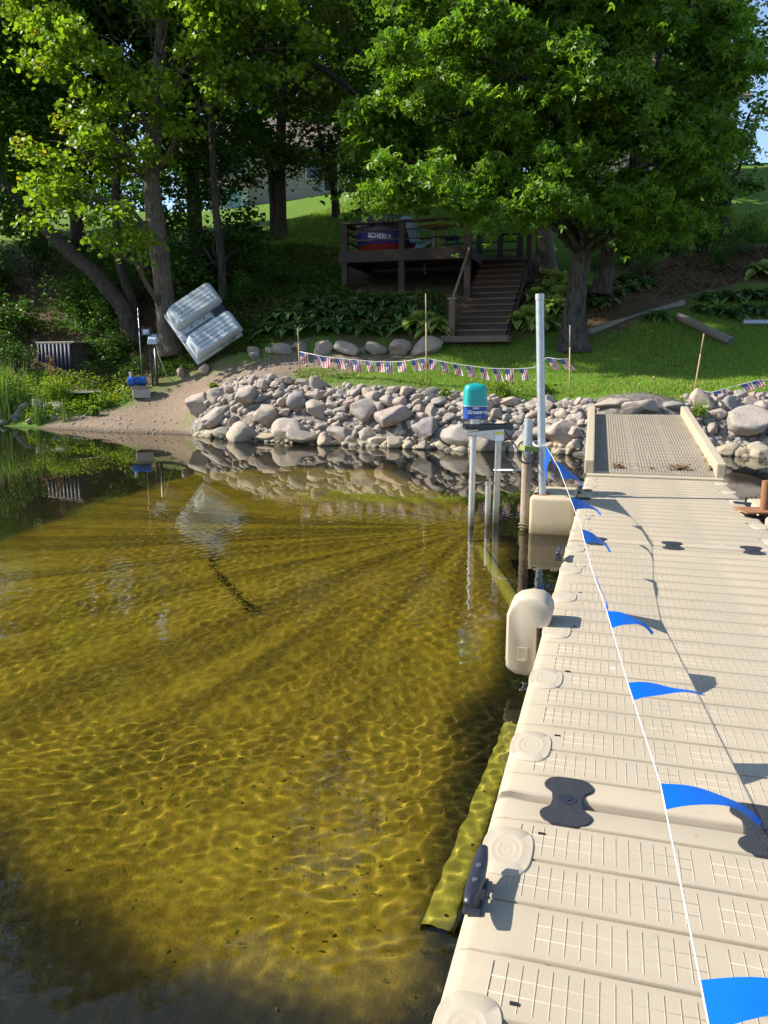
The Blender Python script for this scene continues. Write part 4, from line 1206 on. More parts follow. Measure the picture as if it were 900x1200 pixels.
# the tree with yellowing low branches on the left
b = gpt(203, 413); b.z -= .1
tk = [Vector((0, 0, 0))] + T(b, [(196, 370, b.y), (186, 290, b.y), (176, 210, b.y), (184, 120, b.y), (190, 30, b.y), (195, -120, b.y)])
blobs = [B(85, 120, 21.6, 45, 40), B(130, 175, 21.0, 50, 45), B(75, 175, 21.2, 38, 38), B(62, 235, 20.9, 42, 20), B(112, 232, 20.4, 48, 26), B(130, 285, 20.2, 36, 17), B(120, 262, 20.6, 30, 20), B(165, 130, 20.6, 40, 40),
         B(60, 45, 21.4, 55, 35), B(140, 55, 20.8, 60, 40), B(215, 75, 20.4, 48, 26), B(265, 95, 20.6, 40, 22), B(200, 15, 20.6, 70, 36), B(285, 25, 20.8, 55, 38), B(60, -20, 21.6, 70, 40), B(340, 55, 21.4, 45, 40),
         B(150, -60, 21.5, 110, 55), B(270, -70, 21.5, 100, 60), B(190, -170, 22, 130, 70), B(60, -110, 22.4, 90, 60)]
blobs += [((x, y, z), (1.8, 1.4, 1.2)) for x, y, z in ((-2, 19.2, 13.0), (-.4, 19.4, 12.6), (.8, 19.6, 13.4), (-1.2, 20.2, 14.2))]  # unseen crown lobes added above the view to shade the lawn
def yellow(C):
    q = aty(50, 140, 21.2)
    return .50 * np.exp(-((C[:, 0] - q.x) ** 2 / .35 + (C[:, 2] - q.z) ** 2 / 1.6)) - .03
tree('basswood_tree', 'tall rough trunk tree on the left whose low leaves are turning yellow', b, tk, [.31, .28, .25, .23, .20, .15, .07], blobs, M_LF_BASS, M_BARK2, 2, dens=17, per=18, spread=.34, size=.138, shape=.9, tint=yellow, spray=.5, up=.22)

# the leaning trunk beside it
b = gpt(158, 402); b.z -= .1
tk = [Vector((0, 0, 0))] + T(b, [(148, 365, b.y), (110, 318, b.y + .2), (70, 285, b.y + .4), (20, 235, b.y + .6), (-30, 160, b.y + .8), (-60, 60, b.y + 1)])
blobs = [B(-20, 200, 24, 80, 60), B(20, 130, 24.5, 70, 70), B(-60, 100, 24, 90, 80), B(0, 30, 25, 90, 70), B(-50, -60, 25, 110, 80), B(30, -70, 26, 80, 60), B(15, 235, 24.4, 50, 32), B(0, -180, 25, 80, 60), B(70, -260, 25.5, 80, 60), B(-70, -240, 26, 90, 60), B(140, -230, 25.5, 70, 60), B(40, -350, 26, 90, 60), B(-40, -350, 27, 80, 60), B(120, -320, 26, 70, 55)]  # last, highest lobes are unseen, added to block sky reflected in the water
stm = [Vector((.05, .2, .8))] + T(b, [(140, 310, b.y + .4), (135, 220, b.y + .9), (150, 120, b.y + 1.2)])
tree('leaning_tree', 'dark tree leaning left over the reeds with a bent mossy trunk', b, tk, [.26, .24, .21, .19, .16, .12, .06], blobs, M_LF_DARK, M_BARK3, 3, dens=15, per=20, spread=.5, size=.14, stems=[(stm, [.16, .15, .12, .06])])

# twin trunks on the upper lawn
b = gpt(328, 280); b.z -= .1
tk = [Vector((0, 0, 0))] + T(b, [(329, 240, b.y), (328, 195, b.y), (330, 130, b.y), (335, 60, b.y), (340, -20, b.y)])
st2 = [Vector((-.22, .1, 0))] + T(b, [(321, 240, b.y + .1), (318, 200, b.y + .2), (300, 140, b.y + .3), (285, 70, b.y)])
st3 = [Vector(aty(334, 120, b.y) - b)] + T(b, [(370, 75, b.y - .5), (400, 95, b.y - 1), (425, 118, b.y - 1.2)])
blobs = [B(350, 150, 29.5, 42, 34), B(315, 165, 29, 34, 24), B(395, 140, 30, 40, 36), B(340, 95, 29.5, 46, 34), B(400, 75, 30, 46, 36), B(300, 85, 30, 44, 40), B(370, 190, 30.5, 30, 18), B(350, 30, 30, 60, 40), B(420, 30, 30, 44, 36),
         B(290, 20, 31, 50, 40), B(440, 170, 31, 26, 26), B(370, -60, 31, 90, 55), B(280, -70, 32, 70, 55), B(300, 200, 30.5, 22, 14)]
tree('oak_tree', 'twin stemmed tree with olive-brown leaves on the lawn left of the deck', b, tk, [.24, .21, .19, .17, .13, .06], blobs, M_LF_OLIVE, M_BARK3, 4, dens=11, per=18, spread=.38, size=.15, spray=.6, stems=[(st2, [.17, .15, .14, .11, .05]), (st3, [.13, .11, .09, .05])], flare=1.3)
# leafy tree filling the gap right of the basswood
b = gpt(262, 352); b.z -= .1
tk = [Vector((0, 0, 0))] + T(b, [(260, 310, b.y), (252, 240, b.y), (248, 160, b.y), (245, 60, b.y)])
blobs = [B(228, 145, 24.5, 34, 34), B(262, 165, 25, 36, 30), B(232, 205, 24.5, 36, 30), B(225, 262, 24, 34, 28), B(250, 300, 24.4, 40, 26), B(225, 320, 23.6, 30, 26), B(285, 130, 26, 36, 34), B(250, 100, 25, 46, 36), B(295, 190, 26.5, 24, 20), B(262, 235, 25.5, 26, 24), B(215, 300, 24.2, 30, 26), B(240, 330, 23.8, 30, 20), B(275, 270, 25.8, 22, 18), B(205, 180, 24.5, 28, 30), B(285, 255, 27, 18, 14), B(240, 40, 25, 70, 44), B(310, 60, 26, 50, 40), B(290, 300, 25, 24, 18)]
tree('linden_tree', 'dark leafy tree between the left trunk and the twin stemmed tree', b, tk, [.13, .115, .10, .08, .04], blobs, M_LF_DARK, M_BARK3, 16, dens=20, per=18, spread=.36, size=.14, spray=.55, flare=1.2)
# small tree behind the deck
b = gpt(394, 257); b.z -= .1
tk = [Vector((0, 0, 0))] + T(b, [(393, 235, b.y), (388, 205, b.y), (378, 180, b.y), (372, 140, b.y)])
blobs = [B(385, 185, b.y, 34, 18), B(420, 200, b.y - 1, 26, 22), B(372, 150, b.y, 36, 26), B(415, 160, b.y, 32, 26), B(425, 228, b.y - 3, 14, 22)]
tree('young_tree', 'slim dark trunk of a young tree on the sunny lawn behind the deck', b, tk, [.17, .15, .13, .11, .05], blobs, M_LF_DARK, M_BARK3, 6, dens=9, per=18, spread=.45, size=.18, flare=1.2)
# the straight trunk right behind the stairs
b = gpt(641, 318); b.z -= .1
tk = [Vector((0, 0, 0))] + T(b, [(640, 300, b.y), (634, 240, b.y), (628, 170, b.y), (622, 90, b.y), (620, -40, b.y)])
blobs = [B(560, 130, 25.5, 70, 50), B(650, 90, 26, 80, 60), B(600, 20, 26, 90, 60), B(700, 20, 27, 80, 60), B(500, 60, 26, 70, 60), B(620, -80, 26, 120, 70), B(480, -30, 26.5, 80, 60)]
tree('ash_tree', 'straight brown trunk between the stairs and the big maple', b, tk, [.30, .27, .25, .22, .17, .07], blobs, M_LF_DARK, M_BARK2, 7, dens=8, per=20, spread=.5, size=.15, flare=1.35)
# slim tree at the right edge
b = gpt(850, 280); b.z -= .1
tk = [Vector((0, 0, 0))] + T(b, [(850, 240, b.y), (849, 180, b.y), (848, 110, b.y), (852, 40, b.y), (850, -60, b.y)])
blobs = [B(835, 130, b.y, 48, 40), B(855, 50, b.y, 46, 44), B(812, 200, b.y - .5, 44, 40), B(800, 60, b.y, 60, 50), B(880, 175, b.y - 4, 15, 9), B(896, 120, b.y - 5, 8, 10), B(866, 215, b.y - 3, 24, 12), B(850, -50, b.y, 80, 50), B(806, 246, b.y, 34, 22)]
tree('slim_tree', 'slim dark trunk at the right edge against the sunny hill', b, tk, [.24, .21, .19, .17, .13, .05], blobs, M_LF_DARK, M_BARK3, 8, dens=12, per=20, spread=.48, size=.16, flare=1.3)

# ------------------------------------------------------------------ wood further back: a few grown trees, copied
def proto_tree(name, label, seed, h, mat, group, nb=15, wid=3.6, size=.27):
    r = random.Random(seed); bl_ = []
    for k in range(nb):
        u = k / (nb - 1); rad = wid * (.42 + .5 * math.sin(3.0 * (u * .85 + .12))) * .52
        a = k * 2.4; z = h * (.20 + .76 * u); d = wid * .62 * math.sin(3.0 * (u * .8 + .15))
        bl_.append(((math.cos(a) * d, math.sin(a) * d, z), (rad * r.uniform(.8, 1.25), rad * r.uniform(.8, 1.25), rad * r.uniform(.6, .85))))
    return tree(name, label, (0, 0, 0), [(0, 0, -.4), (.1, 0, h * .25), (-.1, .1, h * .55), (0, 0, h * .92)], [.26, .2, .14, .04], bl_, mat, M_BARK3, seed, dens=9, per=20, spread=.75, size=size, group=group, flare=1.25)
protos = [proto_tree('woodland_tree', 'x', 31, 15, M_LF_DARK, 'wood behind the lawn'), proto_tree('woodland_tree', 'x', 32, 13, M_LF_OLIVE, 'wood behind the lawn', 13, 3.2), proto_tree('woodland_tree', 'x', 33, 17, M_LF_SHRUB, 'wood behind the lawn', 17, 4.0)]
def where(px, table):
    for x, w in table:
        if px < x: return w
    return table[-1][1]
def photo_x(p):
    v = Vector(p) - Vector((0, 0, CAM_Z)); return 450 + F_PX * v.x / (v.y * cp - v.z * sp_)
LAB = ['dark green woodland tree in the shaded wood behind the lawn', 'olive woodland tree in the shaded wood behind the lawn', 'mid green tall woodland tree in the wood behind the lawn']
WOOD = [(-11, 29.5, 2), (-13, 31, 0), (-7.6, 33, 0), (-21, 30, 2), (-17, 37, 1), (-20, 33, 0), (-4.5, 57, 0), (0.5, 58, 2), (5, 56, 0), (10, 52, 2), (14.5, 55, 0), (9.5, 40, 0), (13.2, 42, 2), (3.2, 45, 2), (-2, 64, 2), 
        (-9, 70, 2), (-16, 70, 0), (5.2, 34.5, 1), (8, 66, 0), (15, 66, 2)]
first = [True] * 3
for i, (x, y, k) in enumerate(WOOD):
    o = protos[k] if first[k] else copy_tree(protos[k]); first[k] = False
    s = rr_.uniform(.88, 1.15); o.location = on_ground(x, y, -.1); o.rotation_euler = (0, 0, rr_.uniform(0, 6.28)); o.scale = (s, s, s * rr_.uniform(.95, 1.1))
    o['label'] = ('olive ', 'dark green ', 'tall mid green ')[(k + 2) % 3 if k != 1 else 0].replace('olive ', 'olive ' if k == 1 else 'dense ') + 'woodland tree ' + ('far up the hill ' if y > 48 else 'in the near wood ') + where(photo_x(o.location), [(60, 'at the left edge'), (190, 'behind the leaning tree'), (300, 'behind the boat and the left trunk'), (430, 'behind the twin stemmed tree'), (560, 'behind the deck'), (700, 'behind the stairs'), (2000, 'behind the big maple')])

# ------------------------------------------------------------------ shrubs under the trees
def proto_shrub(seed, mat, size=.085, dens=20):
    r = np.random.default_rng(seed); rp = random.Random(seed); bl_ = []
    for k in range(9):
        a = rp.uniform(0, 6.28); d = rp.uniform(.1, .65); bl_.append(((math.cos(a) * d, math.sin(a) * d, rp.uniform(.25, .95)), (rp.uniform(.28, .5),) * 2 + (rp.uniform(.22, .4),)))
    t_ = thing('shrub', 'x', 'shrub', (0, 0, 0), 0, 'shrubs under the trees')
    m = MB()
    for c, rad in bl_: m.tube(limb_pts((rp.gauss(0, .08), rp.gauss(0, .08), -.05), c, rp, .1), [.02, .018, .015, .012, .009, .005], 5)
    tag(m.build('stems', M_BARK3, t_, smooth=True), kind='stuff')
    put('foliage', leaves_mesh('foliage', blob_clumps(bl_, r, dens), 14, .26, size, mat, seed), t_); return t_
shr = [proto_shrub(51, M_LF_SHRUB), proto_shrub(52, M_LF_DARK, .10), proto_shrub(53, M_LF_SHRUB, .07, 24)]
SHR = []
rs = random.Random(77)
for k in range(34):      # the dark undergrowth at the left
    q_ = (rs.uniform(-60, 285), rs.uniform(318, 398), rs.uniform(.8, 1.5))
    if not (175 < q_[0] < 300 and q_[1] > 335): SHR.append(q_)
SHR += [(232, 318, 1.3), (258, 322, 1.2), (280, 318, 1.1), (215, 330, 1.2), (300, 312, .8), (248, 340, 1.0), (-40, 415, 1.3), (20, 400, 1.2), (-30, 395, 1.5), (115, 418, .8), (135, 432, .6), (118, 440, .5), (150, 440, .55), (285, 362, .8), (230, 412, .5), (262, 412, .5), (20, 435, .8), (112, 425, .8), (110, 395, 1.0), (140, 420, .7), (0, 420, 1.0), (300, 350, .8), (318, 338, .7), (345, 335, .6),
        (700, 318, .8), (735, 312, .8), (760, 322, .7), (790, 300, 1.0), (820, 296, 1.0), (860, 300, 1.0), (888, 285, .9), (700, 290, .9), (560, 262, .7), (930, 300, 1.1), (845, 318, .6), (770, 290, .9), (735, 295, .9)]
FARB = [(-44 + 2.6 * k + (k * 7 % 3) * .5, 62 + (k * 5 % 5) * 1.2, 3.9) for k in range(29) if -44 + 2.6 * k < 17]
SL = ['green shrub in the shaded undergrowth under the trees', 'dark broad-leaved shrub in the shaded undergrowth under the trees', 'fine-leaved shrub in the shaded undergrowth under the trees']
first = [True] * 3
for i, (px, py, s) in enumerate(SHR):
    k = i % 3; o = shr[k] if first[k] else copy_tree(shr[k]); first[k] = False
    p = gpt(px, py); o.location = p; o.rotation_euler = (0, 0, rs.uniform(0, 6.28)); o.scale = (s, s, s * rs.uniform(.85, 1.15))
    o['label'] = ('green shrub', 'dark broad-leaved shrub', 'fine-leaved shrub')[k] + (' low ' if py > 385 else ' further up ') + where(px, [(0, 'at the left edge behind the reeds'), (70, 'behind the storage bin'), (150, 'around the foot of the leaning tree'), (215, 'by the foot of the basswood trunk'), (290, 'behind the leaning boat'), (500, 'on the bank left of the deck'), (690, 'behind the stairs'), (780, 'right of the maple trunk'), (2000, 'on the slope at the right')])

for i, (x, y, s) in enumerate(FARB):      # the bushy edge of the wood along the hilltop
    o = copy_tree(shr[i % 3]); o.location = on_ground(x, y, -.2); s *= rs.uniform(.8, 1.2); o.rotation_euler = (0, 0, rs.uniform(0, 6.28)); o.scale = (s, s, s * 1.2); o['label'] = ('tall dark bush', 'rounded dark bush', 'fine leaved bush')[i % 3] + ' in the hedge along the hilltop ' + where(photo_x(o.location), [(60, 'at the left edge'), (190, 'behind the leaning tree'), (300, 'behind the boat and the left trunk'), (430, 'behind the twin stemmed tree'), (560, 'behind the deck'), (700, 'behind the stairs'), (800, 'behind the big maple'), (2000, 'at the right edge')]); o['group'] = 'hilltop hedge'

# ------------------------------------------------------------------ hostas
def hostamat(name, inner, rim):
    t = NT(name); e = t.attr('rim'); f = t.attr('tint')
    col = t.mix(t.ramp(e, [(.55, 0), (.75, 1)]), t.mix(f, inner, tuple(x * 1.5 for x in inner)), rim)
    p = t.bsdf(col, .42, None, 0, .45); tr = t.n('ShaderNodeBsdfTranslucent'); t.l(col, tr.inputs[0])
    m = t.n('ShaderNodeMixShader'); m.inputs[0].default_value = .3; t.l(p, m.inputs[1]); t.l(tr.outputs[0], m.inputs[2]); return t.done(m.outputs[0])
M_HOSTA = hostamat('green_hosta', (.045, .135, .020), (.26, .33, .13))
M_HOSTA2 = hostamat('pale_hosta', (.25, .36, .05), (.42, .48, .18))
M_STALK = plain('dry_stalk', (.25, .19, .11), .8, .3)
def hosta_mesh(seed, n, L, mat, wide=.36):
    r = random.Random(seed); V, F, rim, tint = [], [], [], []
    for k in range(n):
        a = k * 2.399 + r.uniform(-.3, .3); f = (k + .5) / n; l = L * r.uniform(.75, 1.1) * (.65 + .4 * f); pitch = R(75 - 58 * f + r.uniform(-8, 8)); tv = r.random()
        q = len(V)
        for i in range(7):
            u = i / 6; x = l * (math.cos(pitch) * u + .1 * u * u); z = l * (math.sin(pitch) * u * 1.15 - .75 * u * u * (.5 + .5 * f)) + .03
            w = wide * l * (math.sin(math.pi * min(1, max(0, (u - .18) / .82)) ** .8) * .5 + .03 * (u < .2)) if u < 1 else 0
            for j, s in enumerate((-1, -.5, 0, .5, 1)):
                yy = s * w; zz = z + abs(s) * w * .35
                V.append((math.cos(a) * x - math.sin(a) * yy, math.sin(a) * x + math.cos(a) * yy, zz)); rim.append(abs(s)); tint.append(tv)
        for i in range(6):
            for j in range(4): b_ = q + i * 5 + j; F.append((b_, b_ + 1, b_ + 6, b_ + 5))
    me = np_mesh('leaves', V, F, mat, True); set_attr(me, 'rim', rim); set_attr(me, 'tint', tint); return me
def proto_hosta(seed, n, L, mat, group):
    t_ = thing('hosta', 'x', 'hosta', (0, 0, 0), 0, group); put('leaves', hosta_mesh(seed, n, L, mat, .42), t_)
    m = MB()
    for k in range(1):
        a = k * 2.1; m.tube([(0, 0, 0), (math.cos(a) * .06, math.sin(a) * .06, L * .7), (math.cos(a) * .2, math.sin(a) * .2, L * 1.15)], [.004, .003, .002], 5)
    tag(m.build('flower_stalks', M_STALK, t_), kind='stuff'); return t_
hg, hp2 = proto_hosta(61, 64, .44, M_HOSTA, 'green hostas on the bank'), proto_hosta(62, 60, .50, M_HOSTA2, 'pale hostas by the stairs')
GREEN = [(340, 388), (362, 384), (384, 386), (408, 386), (430, 388), (452, 386), (472, 385), (350, 372), (376, 370), (400, 372), (424, 371), (446, 372), (466, 370), (330, 374), (390, 358), (415, 358), (440, 356), (462, 356), (318, 390), (360, 358), (482, 360), (500, 366),
         (690, 345), (705, 350), (722, 346), (740, 342), (712, 334), (735, 330), (756, 335), (700, 360), (640, 385), (660, 372),
         (820, 366), (838, 368), (858, 372), (876, 366), (896, 368), (830, 352), (852, 352), (874, 350), (895, 350), (915, 356), (770, 375), (910, 370)]
PALE = [(490, 384), (503, 380), (625, 352), (640, 345), (652, 354), (634, 364), (650, 366), (660, 342), (618, 378), (634, 384), (606, 382), (648, 334), (895, 322), (508, 388)]
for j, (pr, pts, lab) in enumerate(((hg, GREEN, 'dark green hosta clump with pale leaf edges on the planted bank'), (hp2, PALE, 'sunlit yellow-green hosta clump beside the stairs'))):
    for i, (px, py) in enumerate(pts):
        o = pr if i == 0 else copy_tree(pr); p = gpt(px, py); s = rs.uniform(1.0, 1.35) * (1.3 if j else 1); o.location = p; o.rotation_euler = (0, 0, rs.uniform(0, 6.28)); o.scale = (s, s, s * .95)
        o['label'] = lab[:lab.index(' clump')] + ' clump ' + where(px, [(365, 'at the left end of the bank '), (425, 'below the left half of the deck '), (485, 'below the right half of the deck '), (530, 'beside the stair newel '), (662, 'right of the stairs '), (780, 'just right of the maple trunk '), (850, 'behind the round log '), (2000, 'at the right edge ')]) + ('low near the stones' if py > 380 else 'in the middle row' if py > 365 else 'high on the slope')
# low ground cover on the shaded bank
def cover(name, poly, n, size, mat, label, seed, h=.16):
    x, y = scatter_px(n, poly, seed); r = np.random.default_rng(seed)
    C = np.stack([x, y, ground_np(x, y) + r.uniform(.02, h, n)], -1); V = leaf_arrays(C, size, r, .9, .75)
    F, nk = leaf_faces(n, 'plain')
    me = np_mesh(name, V.reshape(-1, 3), F, mat, True); set_attr(me, 'tint', np.repeat(r.uniform(0, 1, n), nk)); tag(put(name, me), label, kind='stuff')
cover('ground_cover', [(255, 415), (240, 395), (262, 345), (300, 318), (350, 310), (400, 318), (410, 345), (520, 345), (520, 392), (480, 392), (400, 395), (330, 402)], 14000, .085, M_LF_SHRUB, 'low leafy ground cover on the shaded bank left of the stairs', 91)
cover('bank_weeds', [(0, 470), (0, 442), (60, 444), (110, 446), (150, 446), (170, 450), (150, 470), (120, 482), (80, 490), (40, 500)], 5500, .06, M_LF_BASS, 'bright low weeds on the left bank above the water', 92, .30)
cover('boat_weeds', [(175, 445), (190, 420), (235, 400), (290, 400), (310, 408), (250, 428), (210, 440)], 3500, .06, M_LF_SHRUB, 'low weeds under the leaning boat', 93, .2)
cover('slope_litter', [(690, 400), (690, 380), (760, 355), (830, 340), (900, 325), (960, 320), (960, 290), (880, 290), (790, 302), (740, 320), (700, 340)], 5000, .07, M_LIT, 'dry leaf litter on the brown slope right of the maple', 94, .04)
cover('yellow_litter', [(275, 318), (290, 292), (350, 288), (398, 292), (398, 325), (340, 335)], 5000, .09, M_LF_OLIVE, 'yellowing fallen leaves in the sun patch left of the deck', 95, .12)

# ------------------------------------------------------------------ reeds and weeds at the left shore
M_REED = leafmat('reed_blade', (.055, .12, .018), (.13, .22, .035), (.30, .26, .10), .1, .3)
def strips(n, L0, L1, w, spread, seed, mat, name, bend=.35):
    r = random.Random(seed); V, F, tint = [], [], []
    for k in range(n):
        a = r.uniform(0, 6.28); d = spread * math.sqrt(r.random()); bx, by_ = math.cos(a) * d, math.sin(a) * d * .6
        L = r.uniform(L0, L1); b = r.uniform(0, 6.28); bd = bend * L * r.random() ** 1.5; fa = r.uniform(0, 6.28); tv = r.random(); q = len(V); N_ = 6
        for i in range(N_ + 1):
            u = i / N_; cx_, cy_ = bx + math.cos(b) * bd * u * u, by_ + math.sin(b) * bd * u * u; cz = L * (u - .12 * u * u * bd / L * 2); ww = w * (1 - u ** 2.2) + .001
            for s in (-1, 1): V.append((cx_ + math.cos(fa) * ww * s, cy_ + math.sin(fa) * ww * s, cz)); tint.append(tv)
        for i in range(N_): b_ = q + 2 * i; F.append((b_, b_ + 1, b_ + 3, b_ + 2))
    me = np_mesh(name, V, F, mat, True); set_attr(me, 'tint', tint); return me
for i, (px, py, n, L0, L1, sp, lab) in enumerate(((12, 492, 120, .9, 1.75, .55, 'tall dense reed clump standing in the water at the left edge'), (-25, 490, 120, 1.0, 1.9, .6, 'tall reeds cut by the left edge of the picture'), (48, 497, 36, .5, 1.15, .22, 'thin bent reeds leaning over the cobbles'), (77, 494, 14, .35, .85, .10, 'few slender reed stalks at the start of the sandy beach'))):
    p = gpt(px, py); t_ = thing('reed_clump', lab, 'reeds', p); put('blades', strips(n, L0, L1, .011, sp, 300 + i, M_REED, 'blades'), t_)
p = gpt(66, 470); t_ = thing('goldenrod_plant', 'yellow-green feathery weed with a brown plume between reeds and slab', 'weed', p)
put('stems', strips(46, .3, .75, .012, .35, 321, M_LF_BASS, 'stems', .5), t_)
r = np.random.default_rng(5); cl = np.array([[r.normal(0, .18), r.normal(0, .12), r.uniform(.15, .6)] for k in range(60)]); put('leaves', leaves_mesh('leaves', cl, 16, .14, .05, M_LF_BASS, 6), t_)
cl = np.array([[-.05 - .06 * u + r.normal(0, .02), r.normal(0, .02), .65 + u * .55] for u in np.linspace(0, 1, 26)]); put('plume', leaves_mesh('plume', cl, 10, .09, .035, plain('plume_brown', (.36, .22, .08), .8), 7), t_)
def tuft(px, py, n, L, lab, name='weed_tuft', mat=None, size=.06):
    p = gpt(px, py); t_ = thing(name, lab, 'weed', p); r = np.random.default_rng(int(px)); k = max(6, n // 6)
    put('blades', strips(n, L * .5, L, .012, L * .35, int(px), mat or M_REED, 'blades', .7), t_)
    put('leaves', leaves_mesh('leaves', np.array([[r.normal(0, L * .25), r.normal(0, L * .2), r.uniform(.05, L * .8)] for _ in range(k * 3)]), 8, L * .2, size, mat or M_LF_BASS, int(py)), t_)
tuft(590, 466, 50, .42, 'bright grassy weed growing in the rocks behind the blower'); tuft(522, 468, 26, .25, 'small weed among the rocks left of the blower')
tuft(817, 492, 46, .40, 'pale bushy weed beside the top right corner of the gangway', mat=M_LF_BASS, size=.045); tuft(110, 487, 60, .32, 'low green weeds at the edge of the sand below the slab'); tuft(250, 457, 20, .22, 'small sprouts in the sand behind the large pale boulder')
tuft(128, 478, 40, .3, 'sprouting grass beside the black pipe on the beach'); tuft(640, 462, 30, .25, 'grass sprouts at the lawn edge near the galvanised pole')
tuft(808, 534 - 20, 14, .16, 'tiny green sprig growing against the right curb of the gangway')

cover('fallen_leaves', [(345, 441), (350, 432), (480, 424), (520, 402), (640, 412), (700, 398), (900, 352), (960, 345), (960, 468), (800, 474), (560, 460)], 900, .06, plain('dry_leaf', (.30, .19, .07), .8, .4), 'dry leaves scattered over the lawn', 96, .06)
# ------------------------------------------------------------------ deck and stairs
def wood(name, c, var=.3, scale=(3, 3, 24)):
    t = NT(name); v = t.obj(); w = t.geo()
    a = t.noise(t.scale(w, scale), 2.0, 5, .65); b = t.noise(w, 3.5, 4); c2 = t.noise(w, 55, 3)
    col = t.mix(a, tuple(x * (1 - var) for x in c), tuple(x * (1 + var) for x in c))
    col = t.mix(t.ramp(b, [(.55, 0), (.75, .45)]), col, tuple(min(1, x * 1.7) for x in c))
    return t.done(t.bsdf(col, .75, t.bump(t.math('ADD', a, t.math('MULTIPLY', c2, .3)), .4, .01), 0, .3))
M_DECK = wood('brown_stained_wood', (.062, .044, .039))
M_TREAD = wood('worn_stair_wood', (.14, .096, .08), .3)
M_GREYW = wood('grey_weathered_wood', (.21, .18, .145), .35)
DUz = lambda s, t, z, o: o + DU * s + DV * t + Vector((0, 0, z))
RF = aty(552, 289, 22.2); DZ = RF.z
LFp = aty(399, 296.5, 23.3); DWD = (Vector((RF.x, RF.y, 0)) - Vector((LFp.x, LFp.y, 0))).length; DDP = 3.2
deck = thing('wooden_deck', 'raised dark brown wooden deck with railings on the planted bank', 'deck', RF, -YAW)
def dbox(name, x0, x1, y0, y1, z0, z1, mat=None, bev=.008, parent=None):
    m = MB(); m.box((0, 0, 0), (x1 - x0, y1 - y0, z1 - z0))
    return m.build(name, mat or M_DECK, parent or deck, ((x0 + x1) / 2, (y0 + y1) / 2, (z0 + z1) / 2), bevel=bev)
for k in range(23):
    y = .02 + k * .14; dbox('floor_board', -DWD, -.0, y, y + .132, -.04, 0, bev=.004)
dbox('fascia', -DWD - .03, .03, -.05, -.0, -.30, .012); dbox('fascia', -DWD - .03, -DWD + .02, .004, DDP, -.30, -.045); dbox('fascia', -.02, .03, .004, DDP, -.30, -.045)
for y in (.9, 2.2): dbox('joist', -DWD + .03, -.03, y, y + .05, -.24, -.05)
for x in (-DWD + .12, -DWD * .52, -.10):
    p = DUz(.06, x, 0, RF); zb = gz_(p.x, p.y) - DZ - .15
    dbox('support_post', x - .085, x + .085, .005, .16, zb, -.302)
for x in (-DWD + .12, -.12):
    p = DUz(2.8, x, 0, RF); dbox('support_post', x - .08, x + .08, 2.7, 2.86, min(gz_(p.x, p.y) - DZ - .15, -.5), -.302)
p = DUz(.6, -DWD * .38, 0, RF); dbox('support_post', -DWD * .38 - .03, -DWD * .38 + .03, .6, .66, -.62, -.302)
RAIL = .80
posts = [(-DWD + .12, .08, RAIL - .06), (-DWD * .52, .08, RAIL - .06), (-.08, .08, RAIL + .16), (-DWD + .12, 1.6, RAIL - .06), (-DWD + .12, 3.1, RAIL - .06), (-DWD * .5, 3.1, RAIL - .06), (-.3, 3.1, RAIL + .02), (.35, 3.1, RAIL + .12), (.95, 3.1, RAIL - .1)]
for x, y, h in posts: dbox('railing_post', x - .085, x + .085, y - .07, y + .07, .002 if x < 0 else -.5, h)
dbox('post_cap', -.19, .03, -.02, .18, RAIL + .162, RAIL + .20)
dbox('hand_rail', -DWD - .02, -.48, -.01, .20, RAIL - .055, RAIL + .0); dbox('hand_rail', -DWD + .03, -DWD + .21, .21, DDP, RAIL - .053, RAIL - .003); dbox('hand_rail', -DWD + .22, .97, 3.0, 3.2, RAIL - .051, RAIL - .002)
for z in (.28, .53):
    dbox('rail_bar', -DWD + .04, -.17, .06, .10, z, z + .045, bev=.004); dbox('rail_bar', -DWD + .1, -DWD + .14, .16, 3.02, z, z + .045, bev=.004); dbox('rail_bar', -DWD + .2, .9, 3.08, 3.12, z, z + .045, bev=.004)

SY = R(18); SU = Vector((math.sin(SY), math.cos(SY), 0)); SV = Vector((SU.y, -SU.x, 0))
FLs = aty(533, 392, 20.85); FLs.z = gz_(FLs.x, FLs.y) - .02
NS = 13; RUN = .262; RISE = (DZ - .12 - FLs.z - .07) / NS; SW = 1.34
stairs = thing('wooden_stairs', 'brown wooden staircase of thirteen steps climbing from the lawn to the deck', 'stairs', FLs, -SY)
def sbox(name, x0, x1, y0, y1, z0, z1, mat=None, bev=.006):
    m = MB(); m.box((0, 0, 0), (x1 - x0, y1 - y0, z1 - z0)); return m.build(name, mat or M_TREAD, stairs, ((x0 + x1) / 2, (y0 + y1) / 2, (z0 + z1) / 2), bevel=bev)
sbox('landing', -.25, SW + .12, -.5, .12, -.08, .075)
for k in range(NS):
    z = .077 + RISE * k
    sbox('riser', .03, SW - .03, RUN * k + .155, RUN * k + .18, z, z + RISE - .042, M_DECK)  # darker wood than the treads paints in the shade under the nosing
    sbox('tread', 0, SW, RUN * k + .10, RUN * (k + 1) + .12, z + RISE - .04, z + RISE)
for x in (-.05, SW + .002):
    m = MB(); m.beam((x + .024, .10, .0), (x + .024, RUN * NS + .1, RISE * NS - .02), .048, .16); m.build('stringer', M_DECK, stairs)
sbox('newel_post', -.17, -.02, .0, .15, .076, 1.02, M_TREAD); sbox('newel_cap', -.205, .015, -.035, .185, 1.022, 1.07, M_GREYW)
Mi = Matrix.Rotation(SY, 4, 'Z') @ Matrix.Translation(-FLs)
ra = Vector((-.09, .08, 1.05)); rb = Mi @ (DUz(.0, -.04, -.02, RF))
